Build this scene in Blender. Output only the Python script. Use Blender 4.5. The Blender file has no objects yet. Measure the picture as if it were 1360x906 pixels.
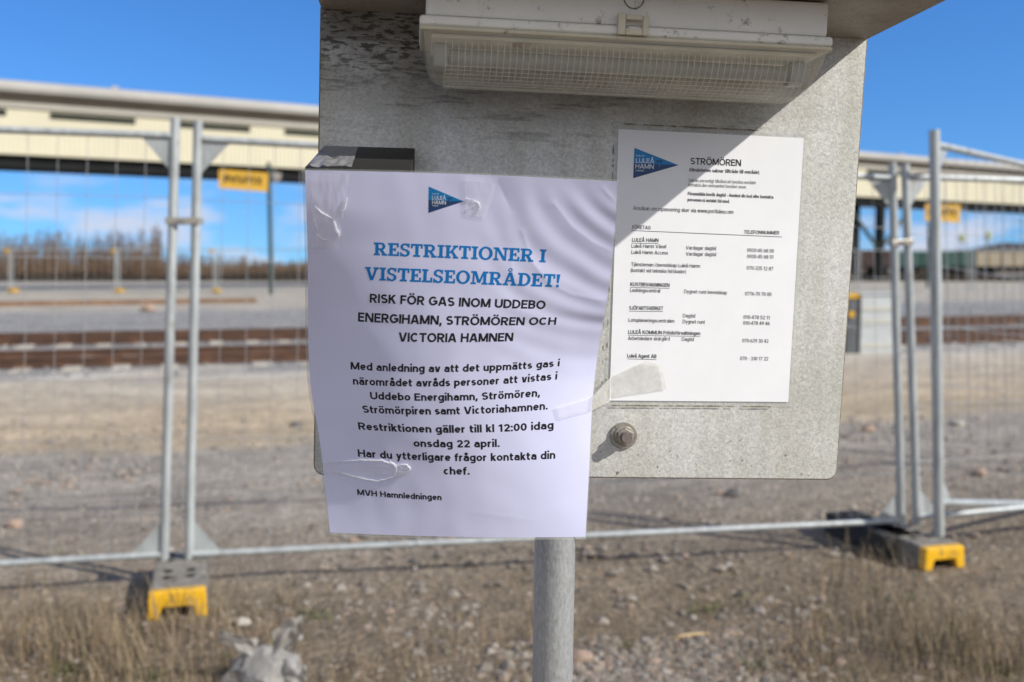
import bpy, bmesh, math, random
from mathutils import Vector, Matrix, noise
R = math.radians
random.seed(7)
S = bpy.context.scene
COL = S.collection
V = Vector

# ------------------------------------------------------------------ camera
F = 1360 * 35.0 / 36.0
CH = 1.49
PITCH = math.atan(103 / F)
CAM = V((0, 0, CH))
FWD = V((0, math.cos(PITCH), -math.sin(PITCH)))
UPV = V((0, math.sin(PITCH), math.cos(PITCH)))
cd = bpy.data.cameras.new('camera')
cd.lens = 35; cd.sensor_width = 36; cd.clip_start = 0.02; cd.clip_end = 4000
cd.dof.use_dof = True; cd.dof.focus_distance = 1.10; cd.dof.aperture_fstop = 4.6
cam = bpy.data.objects.new('camera', cd); COL.objects.link(cam)
cam.location = CAM; cam.rotation_euler = (R(90) - PITCH, 0, 0)
S.camera = cam

# ------------------------------------------------------------------ sun, sky, exposure
SUN_EL = R(35); SUN_AZ = math.atan2(0.905, -0.43)          # clockwise from +Y
SUN = V((math.sin(SUN_AZ) * math.cos(SUN_EL), math.cos(SUN_AZ) * math.cos(SUN_EL), math.sin(SUN_EL)))
sl = bpy.data.lights.new('sun', 'SUN'); sl.energy = 4.3; sl.angle = R(0.55); sl.color = (1.0, 0.955, 0.88)
so = bpy.data.objects.new('sun', sl); COL.objects.link(so); so.location = (20, -10, 30)
so.rotation_euler = SUN.to_track_quat('Z', 'Y').to_euler()
W = bpy.data.worlds.new('World'); S.world = W; W.use_nodes = True
def make_world():
    n = W.node_tree.nodes; l = W.node_tree.links; n.clear()
    out = n.new('ShaderNodeOutputWorld'); bg = n.new('ShaderNodeBackground'); bg.inputs[1].default_value = 0.10
    sky = n.new('ShaderNodeTexSky'); sky.sky_type = 'NISHITA'; sky.sun_disc = False
    sky.sun_elevation = SUN_EL; sky.sun_rotation = SUN_AZ; sky.air_density = 1.0; sky.dust_density = 0.6; sky.ozone_density = 2.2
    hs = n.new('ShaderNodeHueSaturation'); hs.inputs['Saturation'].default_value = 1.15
    tc = n.new('ShaderNodeTexCoord'); mp = n.new('ShaderNodeMapping'); mp.inputs['Scale'].default_value = (7, 7, 26)
    nz = n.new('ShaderNodeTexNoise'); nz.inputs['Scale'].default_value = 1.5; nz.inputs['Detail'].default_value = 6
    mr = n.new('ShaderNodeMapRange'); mr.inputs[1].default_value = 0.43; mr.inputs[2].default_value = 0.62
    sx = n.new('ShaderNodeSeparateXYZ')
    hi = n.new('ShaderNodeMapRange'); hi.inputs[1].default_value = 0.095; hi.inputs[2].default_value = 0.05
    mu = n.new('ShaderNodeMath'); mu.operation = 'MULTIPLY'
    m2 = n.new('ShaderNodeMath'); m2.operation = 'MULTIPLY'; m2.inputs[1].default_value = 0.85
    mx = n.new('ShaderNodeMixRGB'); mx.inputs[2].default_value = (5.2, 5.4, 6.3, 1)
    va = n.new('ShaderNodeVectorMath'); va.operation = 'ADD'; va.inputs[1].default_value = (0, 0, 0.075); vn = n.new('ShaderNodeVectorMath'); vn.operation = 'NORMALIZE'
    l.new(tc.outputs['Generated'], va.inputs[0]); l.new(va.outputs[0], vn.inputs[0]); l.new(vn.outputs[0], sky.inputs[0])
    tn = n.new('ShaderNodeMixRGB'); tn.blend_type = 'MULTIPLY'; tn.inputs[0].default_value = 1; tn.inputs[2].default_value = (0.50, 0.86, 1.28, 1)
    l.new(sky.outputs[0], hs.inputs['Color']); l.new(hs.outputs[0], tn.inputs[1]); l.new(tn.outputs[0], mx.inputs[1])
    l.new(tc.outputs['Generated'], mp.inputs[0]); l.new(mp.outputs[0], nz.inputs[0]); l.new(nz.outputs[0], mr.inputs[0])
    l.new(tc.outputs['Generated'], sx.inputs[0]); l.new(sx.outputs[2], hi.inputs[0])
    l.new(mr.outputs[0], mu.inputs[0]); l.new(hi.outputs[0], mu.inputs[1]); l.new(mu.outputs[0], m2.inputs[0])
    # broad bright cloud bank, out of view behind the camera, added as fill light
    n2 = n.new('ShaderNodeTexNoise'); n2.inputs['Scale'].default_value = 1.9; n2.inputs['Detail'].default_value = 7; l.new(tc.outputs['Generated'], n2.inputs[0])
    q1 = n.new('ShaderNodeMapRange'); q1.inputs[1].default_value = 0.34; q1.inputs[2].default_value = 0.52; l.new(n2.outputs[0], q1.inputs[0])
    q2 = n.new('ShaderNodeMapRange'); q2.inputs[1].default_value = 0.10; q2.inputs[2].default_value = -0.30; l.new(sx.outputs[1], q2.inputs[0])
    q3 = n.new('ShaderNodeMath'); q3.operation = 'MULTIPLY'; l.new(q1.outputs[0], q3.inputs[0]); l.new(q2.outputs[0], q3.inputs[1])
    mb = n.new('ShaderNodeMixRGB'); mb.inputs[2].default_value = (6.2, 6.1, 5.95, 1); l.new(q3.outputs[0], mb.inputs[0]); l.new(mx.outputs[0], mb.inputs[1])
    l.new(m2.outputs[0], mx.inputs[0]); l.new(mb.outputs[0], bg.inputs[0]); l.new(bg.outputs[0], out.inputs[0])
make_world()
S.view_settings.view_transform = 'Standard'; S.view_settings.look = 'None'
S.view_settings.exposure = 0.38; S.view_settings.gamma = 1.0; S.view_settings.use_curve_mapping = False
S.render.engine = 'CYCLES'; S.cycles.max_bounces = 8; S.cycles.transparent_max_bounces = 16
S.cycles.use_denoising = True

# ------------------------------------------------------------------ measuring helpers (1360-wide photograph)
def ray(px, py): return V((1, 0, 0)) * ((px - 680) / F) + UPV * ((453 - py) / F) + FWD
def at(px, py, d): return CAM + ray(px, py) * d
def gnd(px, py, h=0.0):
    r = ray(px, py); return CAM + r * ((h - CH) / r.z)
def aty(px, py, Y):
    r = ray(px, py); return CAM + r * (Y / r.y)

# ------------------------------------------------------------------ mesh builder (everything in world metres)
class MB:
    def __init__(s): s.v = []; s.f = []; s.m = []
    def add(s, vs, fs, m=0):
        b = len(s.v); s.v += [V(p) for p in vs]
        for f in fs: s.f.append([b + i for i in f]); s.m.append(m)
    def box(s, c, hx, hy, hz, ax=(V((1, 0, 0)), V((0, 1, 0)), V((0, 0, 1))), m=0):
        c = V(c); p = []
        for k in (-1, 1):
            for j in (-1, 1):
                for i in (-1, 1): p.append(c + ax[0] * hx * i + ax[1] * hy * j + ax[2] * hz * k)
        s.add(p, [(0, 2, 3, 1), (4, 5, 7, 6), (0, 1, 5, 4), (2, 6, 7, 3), (0, 4, 6, 2), (1, 3, 7, 5)], m)
    def tube(s, pts, r, n=12, m=0, cap=True):
        pts = [V(p) for p in pts]; rs = r if isinstance(r, (list, tuple)) else [r] * len(pts)
        vs = []; fs = []; k = len(pts); ref = None
        for i, p in enumerate(pts):
            t = (pts[min(i + 1, k - 1)] - pts[max(i - 1, 0)]).normalized()
            if ref is None: ref = V((0, 0, 1)) if abs(t.z) < 0.9 else V((1, 0, 0))
            a = (ref - t * ref.dot(t)).normalized(); b = t.cross(a); ref = a
            for j in range(n):
                g = 2 * math.pi * j / n; vs.append(p + (a * math.cos(g) + b * math.sin(g)) * rs[i])
        for i in range(k - 1):
            for j in range(n): fs.append((i * n + j, i * n + (j + 1) % n, (i + 1) * n + (j + 1) % n, (i + 1) * n + j))
        if cap: fs.append(tuple(range(n - 1, -1, -1))); fs.append(tuple((k - 1) * n + j for j in range(n)))
        s.add(vs, fs, m)
    def prism(s, poly, d, m=0):                       # closed polygon extruded by vector d
        n = len(poly); poly = [V(p) for p in poly]; d = V(d)
        s.add(poly + [p + d for p in poly], [tuple(range(n)), tuple(range(2 * n - 1, n - 1, -1))] +
              [(i, i + n, (i + 1) % n + n, (i + 1) % n) for i in range(n)], m)
    def grid(s, fn, nu, nv, m=0):
        b = [fn(i / nu, j / nv) for j in range(nv + 1) for i in range(nu + 1)]
        s.add(b, [(j * (nu + 1) + i, (j + 1) * (nu + 1) + i, (j + 1) * (nu + 1) + i + 1, j * (nu + 1) + i + 1)
                  for j in range(nv) for i in range(nu)], m)
    def build(s, name, mats, parent=None, M=None, bevel=0, smooth=False, solid=0, seg=2, recalc=True):
        if not isinstance(mats, (list, tuple)): mats = [mats]
        if M is None: M = Matrix.Translation(parent.matrix_world.translation) if parent else Matrix.Identity(4)
        Mi = M.inverted(); me = bpy.data.meshes.new(name)
        me.from_pydata([Mi @ p for p in s.v], [], s.f); me.update()
        for mt in mats: me.materials.append(mt)
        for p, k in zip(me.polygons, s.m): p.material_index = k
        if recalc or bevel:
            bm = bmesh.new(); bm.from_mesh(me)
            if recalc: bmesh.ops.recalc_face_normals(bm, faces=bm.faces)
            if bevel:
                es = [e for e in bm.edges if len(e.link_faces) == 2 and e.calc_face_angle(0) > 0.6]
                bmesh.ops.bevel(bm, geom=es, offset=bevel, segments=seg, affect='EDGES', profile=0.6, clamp_overlap=True)
            bm.to_mesh(me); bm.free()
        o = bpy.data.objects.new(name, me); COL.objects.link(o)
        if smooth:
            me.shade_smooth()
            if smooth is not True: me.set_sharp_from_angle(angle=R(smooth))
        if parent: o.parent = parent; o.matrix_parent_inverse = Matrix.Identity(4); o.matrix_basis = parent.matrix_world.inverted() @ M
        else: o.matrix_basis = M
        if solid:
            md = o.modifiers.new('thickness', 'SOLIDIFY'); md.thickness = solid; md.offset = -1; es_ = o.modifiers.new('crisp_rim', 'EDGE_SPLIT'); es_.split_angle = R(50)
        bpy.context.view_layer.update()
        return o
def tag(o, label=None, cat=None, group=None, kind=None):
    if label: o['label'] = label
    if cat: o['category'] = cat
    if group: o['group'] = group
    if kind: o['kind'] = kind
    return o
def thing(name, label, cat, loc, group=None):
    o = bpy.data.objects.new(name, None); COL.objects.link(o); o.location = loc; o.empty_display_size = 0.05
    bpy.context.view_layer.update(); return tag(o, label, cat, group)
def T(p): return Matrix.Translation(V(p))

# ------------------------------------------------------------------ materials
def set_ramp(node, stops):
    el = node.color_ramp.elements
    while len(el) > 1: el.remove(el[-1])
    el[0].position = stops[0][0]; el[0].color = list(stops[0][1]) + [1]
    for q, c in stops[1:]:
        x = el.new(q); x.color = list(c) + [1]
def mat(name, col, rough=0.6, metal=0.0, var=0.12, scale=12.0, stretch=(1, 1, 1), bump=0.0, bscale=None, stain=None,
        alpha=1.0, spec=0.5, island=None, coat=0.0):
    """base colour with cloudy variation, optional stain = (colour, scale, low, high, stretch), optional per-island ramp"""
    m = bpy.data.materials.new(name); m.use_nodes = True; n = m.node_tree.nodes; l = m.node_tree.links
    b = n['Principled BSDF']; b.inputs['Roughness'].default_value = rough; b.inputs['Metallic'].default_value = metal
    b.inputs['Specular IOR Level'].default_value = spec; b.inputs['Alpha'].default_value = alpha
    b.inputs['Coat Weight'].default_value = coat; b.inputs['Coat Roughness'].default_value = 0.15
    tc = n.new('ShaderNodeTexCoord'); mp = n.new('ShaderNodeMapping'); mp.inputs['Scale'].default_value = stretch
    l.new(tc.outputs['Object'], mp.inputs[0])
    nz = n.new('ShaderNodeTexNoise'); nz.inputs['Scale'].default_value = scale; nz.inputs['Detail'].default_value = 7; nz.inputs['Roughness'].default_value = 0.62
    l.new(mp.outputs[0], nz.inputs[0])
    rp = n.new('ShaderNodeValToRGB'); e = rp.color_ramp.elements
    e[0].position = 0.3; e[1].position = 0.7
    e[0].color = [max(0, c * (1 - var)) for c in col] + [1]; e[1].color = [min(1, c * (1 + var)) for c in col] + [1]
    l.new(nz.outputs[0], rp.inputs[0]); last = rp.outputs[0]
    if island:
        gi = n.new('ShaderNodeNewGeometry'); ir = n.new('ShaderNodeValToRGB'); ir.color_ramp.interpolation = 'LINEAR'
        set_ramp(ir, [(k / (len(island) - 1), c) for k, c in enumerate(island)])
        l.new(gi.outputs['Random Per Island'], ir.inputs[0])
        mi = n.new('ShaderNodeMixRGB'); mi.blend_type = 'MULTIPLY'; mi.inputs[0].default_value = 1
        l.new(ir.outputs[0], mi.inputs[1]); l.new(last, mi.inputs[2]); last = mi.outputs[0]
    if stain:
        sc, ss, lo, hi, st = stain
        mp2 = n.new('ShaderNodeMapping'); mp2.inputs['Scale'].default_value = st; l.new(tc.outputs['Object'], mp2.inputs[0])
        n2 = n.new('ShaderNodeTexNoise'); n2.inputs['Scale'].default_value = ss; n2.inputs['Detail'].default_value = 8; n2.inputs['Roughness'].default_value = 0.7
        l.new(mp2.outputs[0], n2.inputs[0])
        r2 = n.new('ShaderNodeMapRange'); r2.inputs[1].default_value = lo; r2.inputs[2].default_value = hi; l.new(n2.outputs[0], r2.inputs[0])
        mx = n.new('ShaderNodeMixRGB'); mx.inputs[2].default_value = list(sc) + [1]
        l.new(r2.outputs[0], mx.inputs[0]); l.new(last, mx.inputs[1]); last = mx.outputs[0]
    l.new(last, b.inputs['Base Color'])
    if bump:
        n3 = n.new('ShaderNodeTexNoise'); n3.inputs['Scale'].default_value = bscale or scale * 3; n3.inputs['Detail'].default_value = 5
        l.new(mp.outputs[0], n3.inputs[0])
        bp = n.new('ShaderNodeBump'); bp.inputs['Strength'].default_value = bump; bp.inputs['Distance'].default_value = 0.002
        l.new(n3.outputs[0], bp.inputs['Height']); l.new(bp.outputs[0], b.inputs['Normal'])
    return m

def galvanised(name, base=(0.44, 0.44, 0.425), dirt=True):
    """sheet zinc: fine spangle, plus brown wind-driven dirt on the upper left and below the lamp (local x right, z up)"""
    m = bpy.data.materials.new(name); m.use_nodes = True; n = m.node_tree.nodes; l = m.node_tree.links
    b = n['Principled BSDF']; b.inputs['Metallic'].default_value = 0.2; b.inputs['Roughness'].default_value = 0.5
    tc = n.new('ShaderNodeTexCoord')
    vo = n.new('ShaderNodeTexVoronoi'); vo.inputs['Scale'].default_value = 380; vo.inputs['Randomness'].default_value = 1
    l.new(tc.outputs['Object'], vo.inputs[0])
    nz = n.new('ShaderNodeTexNoise'); nz.inputs['Scale'].default_value = 280; nz.inputs['Detail'].default_value = 4; nz.inputs['Distortion'].default_value = 1.2
    l.new(tc.outputs['Object'], nz.inputs[0])
    sv = n.new('ShaderNodeSeparateColor'); l.new(vo.outputs['Color'], sv.inputs[0])
    ad = n.new('ShaderNodeMath'); ad.operation = 'ADD'
    ml = n.new('ShaderNodeMath'); ml.operation = 'MULTIPLY'; ml.inputs[1].default_value = 0.32
    l.new(sv.outputs[0], ml.inputs[0]); l.new(ml.outputs[0], ad.inputs[0]); l.new(nz.outputs[0], ad.inputs[1])
    rp = n.new('ShaderNodeValToRGB'); e = rp.color_ramp.elements; e[0].position = 0.38; e[1].position = 0.95
    e[0].color = [c * 0.80 for c in base] + [1]; e[1].color = [min(1, c * 1.22) for c in base] + [1]
    l.new(ad.outputs[0], rp.inputs[0])
    big = n.new('ShaderNodeTexNoise'); big.inputs['Scale'].default_value = 9; big.inputs['Detail'].default_value = 5
    l.new(tc.outputs['Object'], big.inputs[0])
    br = n.new('ShaderNodeValToRGB'); e = br.color_ramp.elements; e[0].position = 0.3; e[1].position = 0.7
    e[0].color = (0.86, 0.855, 0.82, 1); e[1].color = (1.06, 1.06, 1.06, 1); l.new(big.outputs[0], br.inputs[0])
    stk = n.new('ShaderNodeTexNoise'); stk.inputs['Scale'].default_value = 24; stk.inputs['Detail'].default_value = 6; smp = n.new('ShaderNodeMapping'); smp.inputs['Scale'].default_value = (1, 1, 0.10)
    l.new(tc.outputs['Object'], smp.inputs[0]); l.new(smp.outputs[0], stk.inputs[0])
    sr = n.new('ShaderNodeValToRGB'); e = sr.color_ramp.elements; e[0].position = 0.36; e[1].position = 0.6; e[0].color = (0.84, 0.82, 0.77, 1); e[1].color = (1.03, 1.03, 1.03, 1); l.new(stk.outputs[0], sr.inputs[0])
    sm_ = n.new('ShaderNodeMixRGB'); sm_.blend_type = 'MULTIPLY'; sm_.inputs[0].default_value = 0.85; l.new(br.outputs[0], sm_.inputs[1]); l.new(sr.outputs[0], sm_.inputs[2]); br = sm_
    mm = n.new('ShaderNodeMixRGB'); mm.blend_type = 'MULTIPLY'; mm.inputs[0].default_value = 1
    l.new(rp.outputs[0], mm.inputs[1]); l.new(br.outputs[0], mm.inputs[2]); last = mm.outputs[0]
    if dirt:
        sx = n.new('ShaderNodeSeparateXYZ'); l.new(tc.outputs['Object'], sx.inputs[0])
        def rng(src, a, c):
            q = n.new('ShaderNodeMapRange'); q.interpolation_type = 'SMOOTHSTEP'; q.inputs[1].default_value = a; q.inputs[2].default_value = c
            l.new(src, q.inputs[0]); return q.outputs[0]
        def mul(a, c):
            q = n.new('ShaderNodeMath'); q.operation = 'MULTIPLY'; l.new(a, q.inputs[0])
            if isinstance(c, (int, float)): q.inputs[1].default_value = c
            else: l.new(c, q.inputs[1])
            return q.outputs[0]
        up = rng(sx.outputs[2], 0.120, 0.245); left = rng(sx.outputs[0], 0.10, -0.10)
        # smudged film
        film = n.new('ShaderNodeTexNoise'); film.inputs['Scale'].default_value = 14; film.inputs['Detail'].default_value = 6
        mpf = n.new('ShaderNodeMapping'); mpf.inputs['Scale'].default_value = (0.5, 1, 1.6); mpf.inputs['Rotation'].default_value = (0, R(14), 0)
        l.new(tc.outputs['Object'], mpf.inputs[0]); l.new(mpf.outputs[0], film.inputs[0])
        fm = mul(rng(film.outputs[0], 0.18, 0.66), mul(mul(up, rng(sx.outputs[0], 0.17, 0.0)), 0.9))
        mx = n.new('ShaderNodeMixRGB'); mx.inputs[2].default_value = (0.13, 0.115, 0.092, 1); l.new(fm, mx.inputs[0]); l.new(last, mx.inputs[1]); last = mx.outputs[0]
        # dark flecks dragged sideways
        mpk = n.new('ShaderNodeMapping'); mpk.inputs['Scale'].default_value = (0.36, 1, 1.3); mpk.inputs['Rotation'].default_value = (0, R(20), 0)
        l.new(tc.outputs['Object'], mpk.inputs[0])
        fk = n.new('ShaderNodeTexNoise'); fk.inputs['Scale'].default_value = 175; fk.inputs['Detail'].default_value = 5; fk.inputs['Roughness'].default_value = 0.6
        l.new(mpk.outputs[0], fk.inputs[0])
        km = mul(rng(fk.outputs[0], 0.49, 0.57), mul(mul(rng(sx.outputs[2], 0.165, 0.235), left), 0.85))
        f2 = n.new('ShaderNodeTexNoise'); f2.inputs['Scale'].default_value = 60; f2.inputs['Detail'].default_value = 7; f2.inputs['Roughness'].default_value = 0.7; mp4 = n.new('ShaderNodeMapping'); mp4.inputs['Scale'].default_value = (0.16, 1, 1.5); mp4.inputs['Rotation'].default_value = (0, R(16), 0)
        l.new(tc.outputs['Object'], mp4.inputs[0]); l.new(mp4.outputs[0], f2.inputs[0])
        k2 = mul(rng(f2.outputs[0], 0.52, 0.64), mul(mul(rng(sx.outputs[2], 0.09, 0.19), rng(sx.outputs[0], 0.12, -0.03)), 0.6))
        m4 = n.new('ShaderNodeMixRGB'); m4.inputs[2].default_value = (0.07, 0.055, 0.038, 1); l.new(k2, m4.inputs[0]); l.new(last, m4.inputs[1]); last = m4.outputs[0]
        m2 = n.new('ShaderNodeMixRGB'); m2.inputs[2].default_value = (0.035, 0.027, 0.018, 1); l.new(km, m2.inputs[0]); l.new(last, m2.inputs[1]); last = m2.outputs[0]
        # rust coloured specks at the lower edge
        lo = rng(sx.outputs[2], -0.185, -0.225)
        sk = n.new('ShaderNodeTexNoise'); sk.inputs['Scale'].default_value = 130; sk.inputs['Detail'].default_value = 6
        l.new(tc.outputs['Object'], sk.inputs[0])
        sm = mul(rng(sk.outputs[0], 0.63, 0.69), mul(lo, 0.8))
        m3 = n.new('ShaderNodeMixRGB'); m3.inputs[2].default_value = (0.12, 0.07, 0.035, 1); l.new(sm, m3.inputs[0]); l.new(last, m3.inputs[1]); last = m3.outputs[0]
    l.new(last, b.inputs['Base Color'])
    bp = n.new('ShaderNodeBump'); bp.inputs['Strength'].default_value = 0.35; bp.inputs['Distance'].default_value = 0.0006
    l.new(ad.outputs[0], bp.inputs['Height']); l.new(bp.outputs[0], b.inputs['Normal'])
    return m

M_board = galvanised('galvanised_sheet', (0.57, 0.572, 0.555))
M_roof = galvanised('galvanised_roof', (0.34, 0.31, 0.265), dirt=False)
M_pipe = mat('galvanised_pipe', (0.46, 0.475, 0.48), 0.40, 0.55, 0.22, 260, (1, 1, 0.45), 0.25, 300)
M_fence = mat('galvanised_fence_tube', (0.37, 0.395, 0.40), 0.5, 0.25, 0.25, 25, (1, 1, 0.25), 0.1, 80, stain=((0.20, 0.18, 0.15), 16, 0.58, 0.74, (1, 1, 0.4)))
M_edge = mat('weathered_edge', (0.19, 0.165, 0.11), 0.8, 0, 0.5, 90)
M_paper = mat('laminated_lavender_paper', (0.70, 0.72, 0.97), 0.5, 0, 0.02, 8, coat=0.2)
M_sheet = mat('white_paper', (0.80, 0.81, 0.83), 0.5, 0, 0.03, 18, coat=0.15)
M_lam = mat('laminate_edge', (0.60, 0.62, 0.60), 0.12, 0, 0.06, 30, alpha=0.22)
M_tape = mat('clear_tape', (0.90, 0.90, 0.92), 0.12, 0, 0.08, 60, alpha=0.24, spec=0.9)
M_crease = mat('tape_crease', (0.93, 0.93, 0.97), 0.2, 0, 0.1, 200, alpha=0.42, spec=0.8)
M_tapeold = mat('yellowed_tape', (0.66, 0.65, 0.60), 0.25, 0, 0.22, 120, alpha=0.42)
M_blue = mat('print_blue', (0.0, 0.19, 0.56), 0.5, 0, 0.05, 60)
M_black = mat('print_black', (0.012, 0.012, 0.016), 0.5, 0, 0.1, 60)
M_dark = mat('print_dark_grey', (0.085, 0.09, 0.095), 0.5, 0, 0.1, 60)
M_grey = mat('print_grey', (0.20, 0.205, 0.21), 0.5, 0, 0.1, 60)
M_lblue = mat('logo_blue', (0.0, 0.20, 0.50), 0.5, 0, 0.05, 60)
M_navy = mat('logo_navy', (0.016, 0.055, 0.17), 0.5, 0, 0.05, 60)
M_lwhite = mat('logo_lettering', (0.62, 0.68, 0.76), 0.5, 0, 0.05, 60)
M_hood = mat('dark_bronze_sheet', (0.022, 0.020, 0.018), 0.6, 0.0, 0.12, 30, (1, 1, 1), 0.05, 200, spec=0.3)
M_lampw = mat('lamp_white_plastic', (0.84, 0.825, 0.77), 0.45, 0, 0.05, 20, stain=((0.16, 0.14, 0.11), 60, 0.58, 0.70, (1, 1, 1)))
M_lampc = mat('lamp_cream_gasket', (0.62, 0.57, 0.44), 0.45, 0, 0.06, 40, stain=((0.10, 0.08, 0.05), 55, 0.60, 0.70, (1, 1, 1)))
M_lens = mat('lamp_clear_lens', (0.74, 0.72, 0.60), 0.06, 0, 0.15, 30, alpha=0.29, spec=1.0, stain=((0.16, 0.13, 0.08), 35, 0.60, 0.75, (1, 1, 1)))
M_rib = mat('lamp_lens_rib', (0.92, 0.90, 0.78), 0.10, 0, 0.05, 40, alpha=0.36, spec=1.0)
M_tray = mat('lamp_gear_tray', (0.76, 0.71, 0.56), 0.5, 0, 0.08, 30)
M_tube = mat('lamp_grey_tube', (0.34, 0.35, 0.33), 0.25, 0, 0.1, 40)
M_red = mat('red_mark', (0.25, 0.03, 0.03), 0.5); M_amber = mat('amber_mark', (0.40, 0.27, 0.10), 0.5)
M_bolt = mat('zinc_bolt', (0.42, 0.39, 0.34), 0.38, 0.7, 0.2, 150, stain=((0.17, 0.13, 0.10), 160, 0.54, 0.70, (1, 1, 1)))
M_stud = mat('rusty_stud', (0.20, 0.165, 0.155), 0.55, 0.4, 0.3, 300)
M_rust = mat('rusty_steel', (0.075, 0.038, 0.024), 0.75, 0.1, 0.35, 3.0, (1, 1, 1), 0.3, 30, stain=((0.15, 0.070, 0.033), 2.2, 0.5, 0.7, (1, 1, 1)))
M_rusto = mat('orange_rusty_steel', (0.17, 0.095, 0.05), 0.8, 0.0, 0.3, 2.0)
M_railtop = mat('worn_rail_head', (0.24, 0.16, 0.12), 0.4, 0.5, 0.2, 4)
M_conc = mat('pale_concrete', (0.36, 0.33, 0.28), 0.9, 0, 0.2, 4)
M_foot = mat('dusty_concrete_block', (0.19, 0.175, 0.15), 0.95, 0, 0.35, 14, (1, 1, 1), 0.5, 60, stain=((0.08, 0.07, 0.055), 12, 0.5, 0.65, (1, 1, 1)))
M_shadeblock = mat('shade_black_block', (0.028, 0.027, 0.026), 0.9, 0, 0.3, 14, bump=0.3)  # near-black: ground shadow around the right posts put into the block's colour
M_yel = mat('yellow_reflective_plastic', (0.72, 0.40, 0.01), 0.4, 0, 0.12, 18, stain=((0.20, 0.14, 0.06), 26, 0.5, 0.68, (1, 1, 1)))
M_yelf = mat('faded_yellow_plastic', (0.50, 0.30, 0.04), 0.6, 0, 0.2, 3)
M_wire = mat('galvanised_wire', (0.34, 0.35, 0.36), 0.5, 0.3)
M_cream = mat('cream_corrugated_sheet', (0.52, 0.48, 0.355), 0.6, 0, 0.05, 0.5, stain=((0.50, 0.26, 0.09), 0.16, 0.70, 0.80, (3.0, 3.0, 0.3)))
M_groof = mat('grey_roof_sheet', (0.35, 0.335, 0.305), 0.7, 0, 0.12, 0.35, stain=((0.45, 0.33, 0.16), 0.25, 0.62, 0.75, (1, 1, 1)))
M_eaveshade = mat('eave_shaded_wall', (0.27, 0.225, 0.17), 0.8, 0, 0.15, 0.4)  # brown holds the shade of the roof overhang on the upper wall
M_fasc = mat('grey_fascia', (0.34, 0.32, 0.28), 0.7, 0, 0.1, 0.4)
M_slit = mat('dark_glazing', (0.012, 0.016, 0.012), 0.6, 0, 0.2, 1, spec=0.2)
M_under = mat('black_steel_girder', (0.014, 0.015, 0.016), 0.9, 0, 0.25, 1, spec=0.15)
M_dgreen = mat('dark_green_pole', (0.028, 0.05, 0.048), 0.6, 0, 0.15, 3)
M_sign = mat('yellow_sign_face', (0.72, 0.42, 0.05), 0.5, 0, 0.04, 1.5)
M_signt = mat('sign_lettering', (0.05, 0.03, 0.008), 0.6)
M_lgrey = mat('light_grey_paint', (0.50, 0.53, 0.54), 0.5, 0, 0.1, 4)
M_dkgrey = mat('dark_grey_paint', (0.10, 0.11, 0.12), 0.6, 0, 0.15, 4)
M_ivory = mat('ivory_band', (0.54, 0.53, 0.47), 0.5)
M_wmar = mat('maroon_wagon_paint', (0.055, 0.028, 0.026), 0.7, 0, 0.25, 0.8)
M_wgrn = mat('green_wagon_paint', (0.028, 0.085, 0.07), 0.7, 0, 0.25, 0.8)
M_wbei = mat('beige_wagon_side', (0.40, 0.34, 0.24), 0.8, 0, 0.12, 0.8)
M_coal = mat('coal_heap', (0.04, 0.036, 0.036), 0.95, 0, 0.4, 0.5)
M_bank = mat('dark_soil', (0.035, 0.028, 0.022), 1.0, 0, 0.4, 0.4, spec=0.0)
M_tree = mat('bare_birch_twigs', (1, 1, 1), 0.9, 0, 0.15, 0.3, island=[(0.13, 0.080, 0.048), (0.21, 0.135, 0.082), (0.16, 0.105, 0.068), (0.26, 0.18, 0.115)])
M_grass = mat('dry_straw', (1, 1, 1), 0.8, 0, 0.15, 6, island=[(0.16, 0.115, 0.07), (0.30, 0.225, 0.135), (0.22, 0.155, 0.095), (0.40, 0.31, 0.19), (0.10, 0.07, 0.045), (0.16, 0.15, 0.06)])
M_weed = mat('green_weed', (1, 1, 1), 0.7, 0, 0.15, 6, island=[(0.075, 0.105, 0.02), (0.13, 0.155, 0.04), (0.10, 0.12, 0.03)])
M_stone = mat('gravel_stones', (1, 1, 1), 0.9, 0, 0.2, 60, (1, 1, 1), 0.3, 200, island=[(0.17, 0.15, 0.125), (0.24, 0.215, 0.185), (0.30, 0.225, 0.175), (0.11, 0.10, 0.09), (0.33, 0.295, 0.255), (0.21, 0.175, 0.14)])
M_ballast = mat('ballast_stones', (1, 1, 1), 0.95, 0, 0.2, 20, island=[(0.15, 0.15, 0.155), (0.27, 0.27, 0.265), (0.20, 0.195, 0.19), (0.34, 0.33, 0.32)])
M_bag = mat('dirty_clear_film', (0.30, 0.29, 0.275), 0.55, 0, 0.2, 16, alpha=0.70, spec=0.3)

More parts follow.
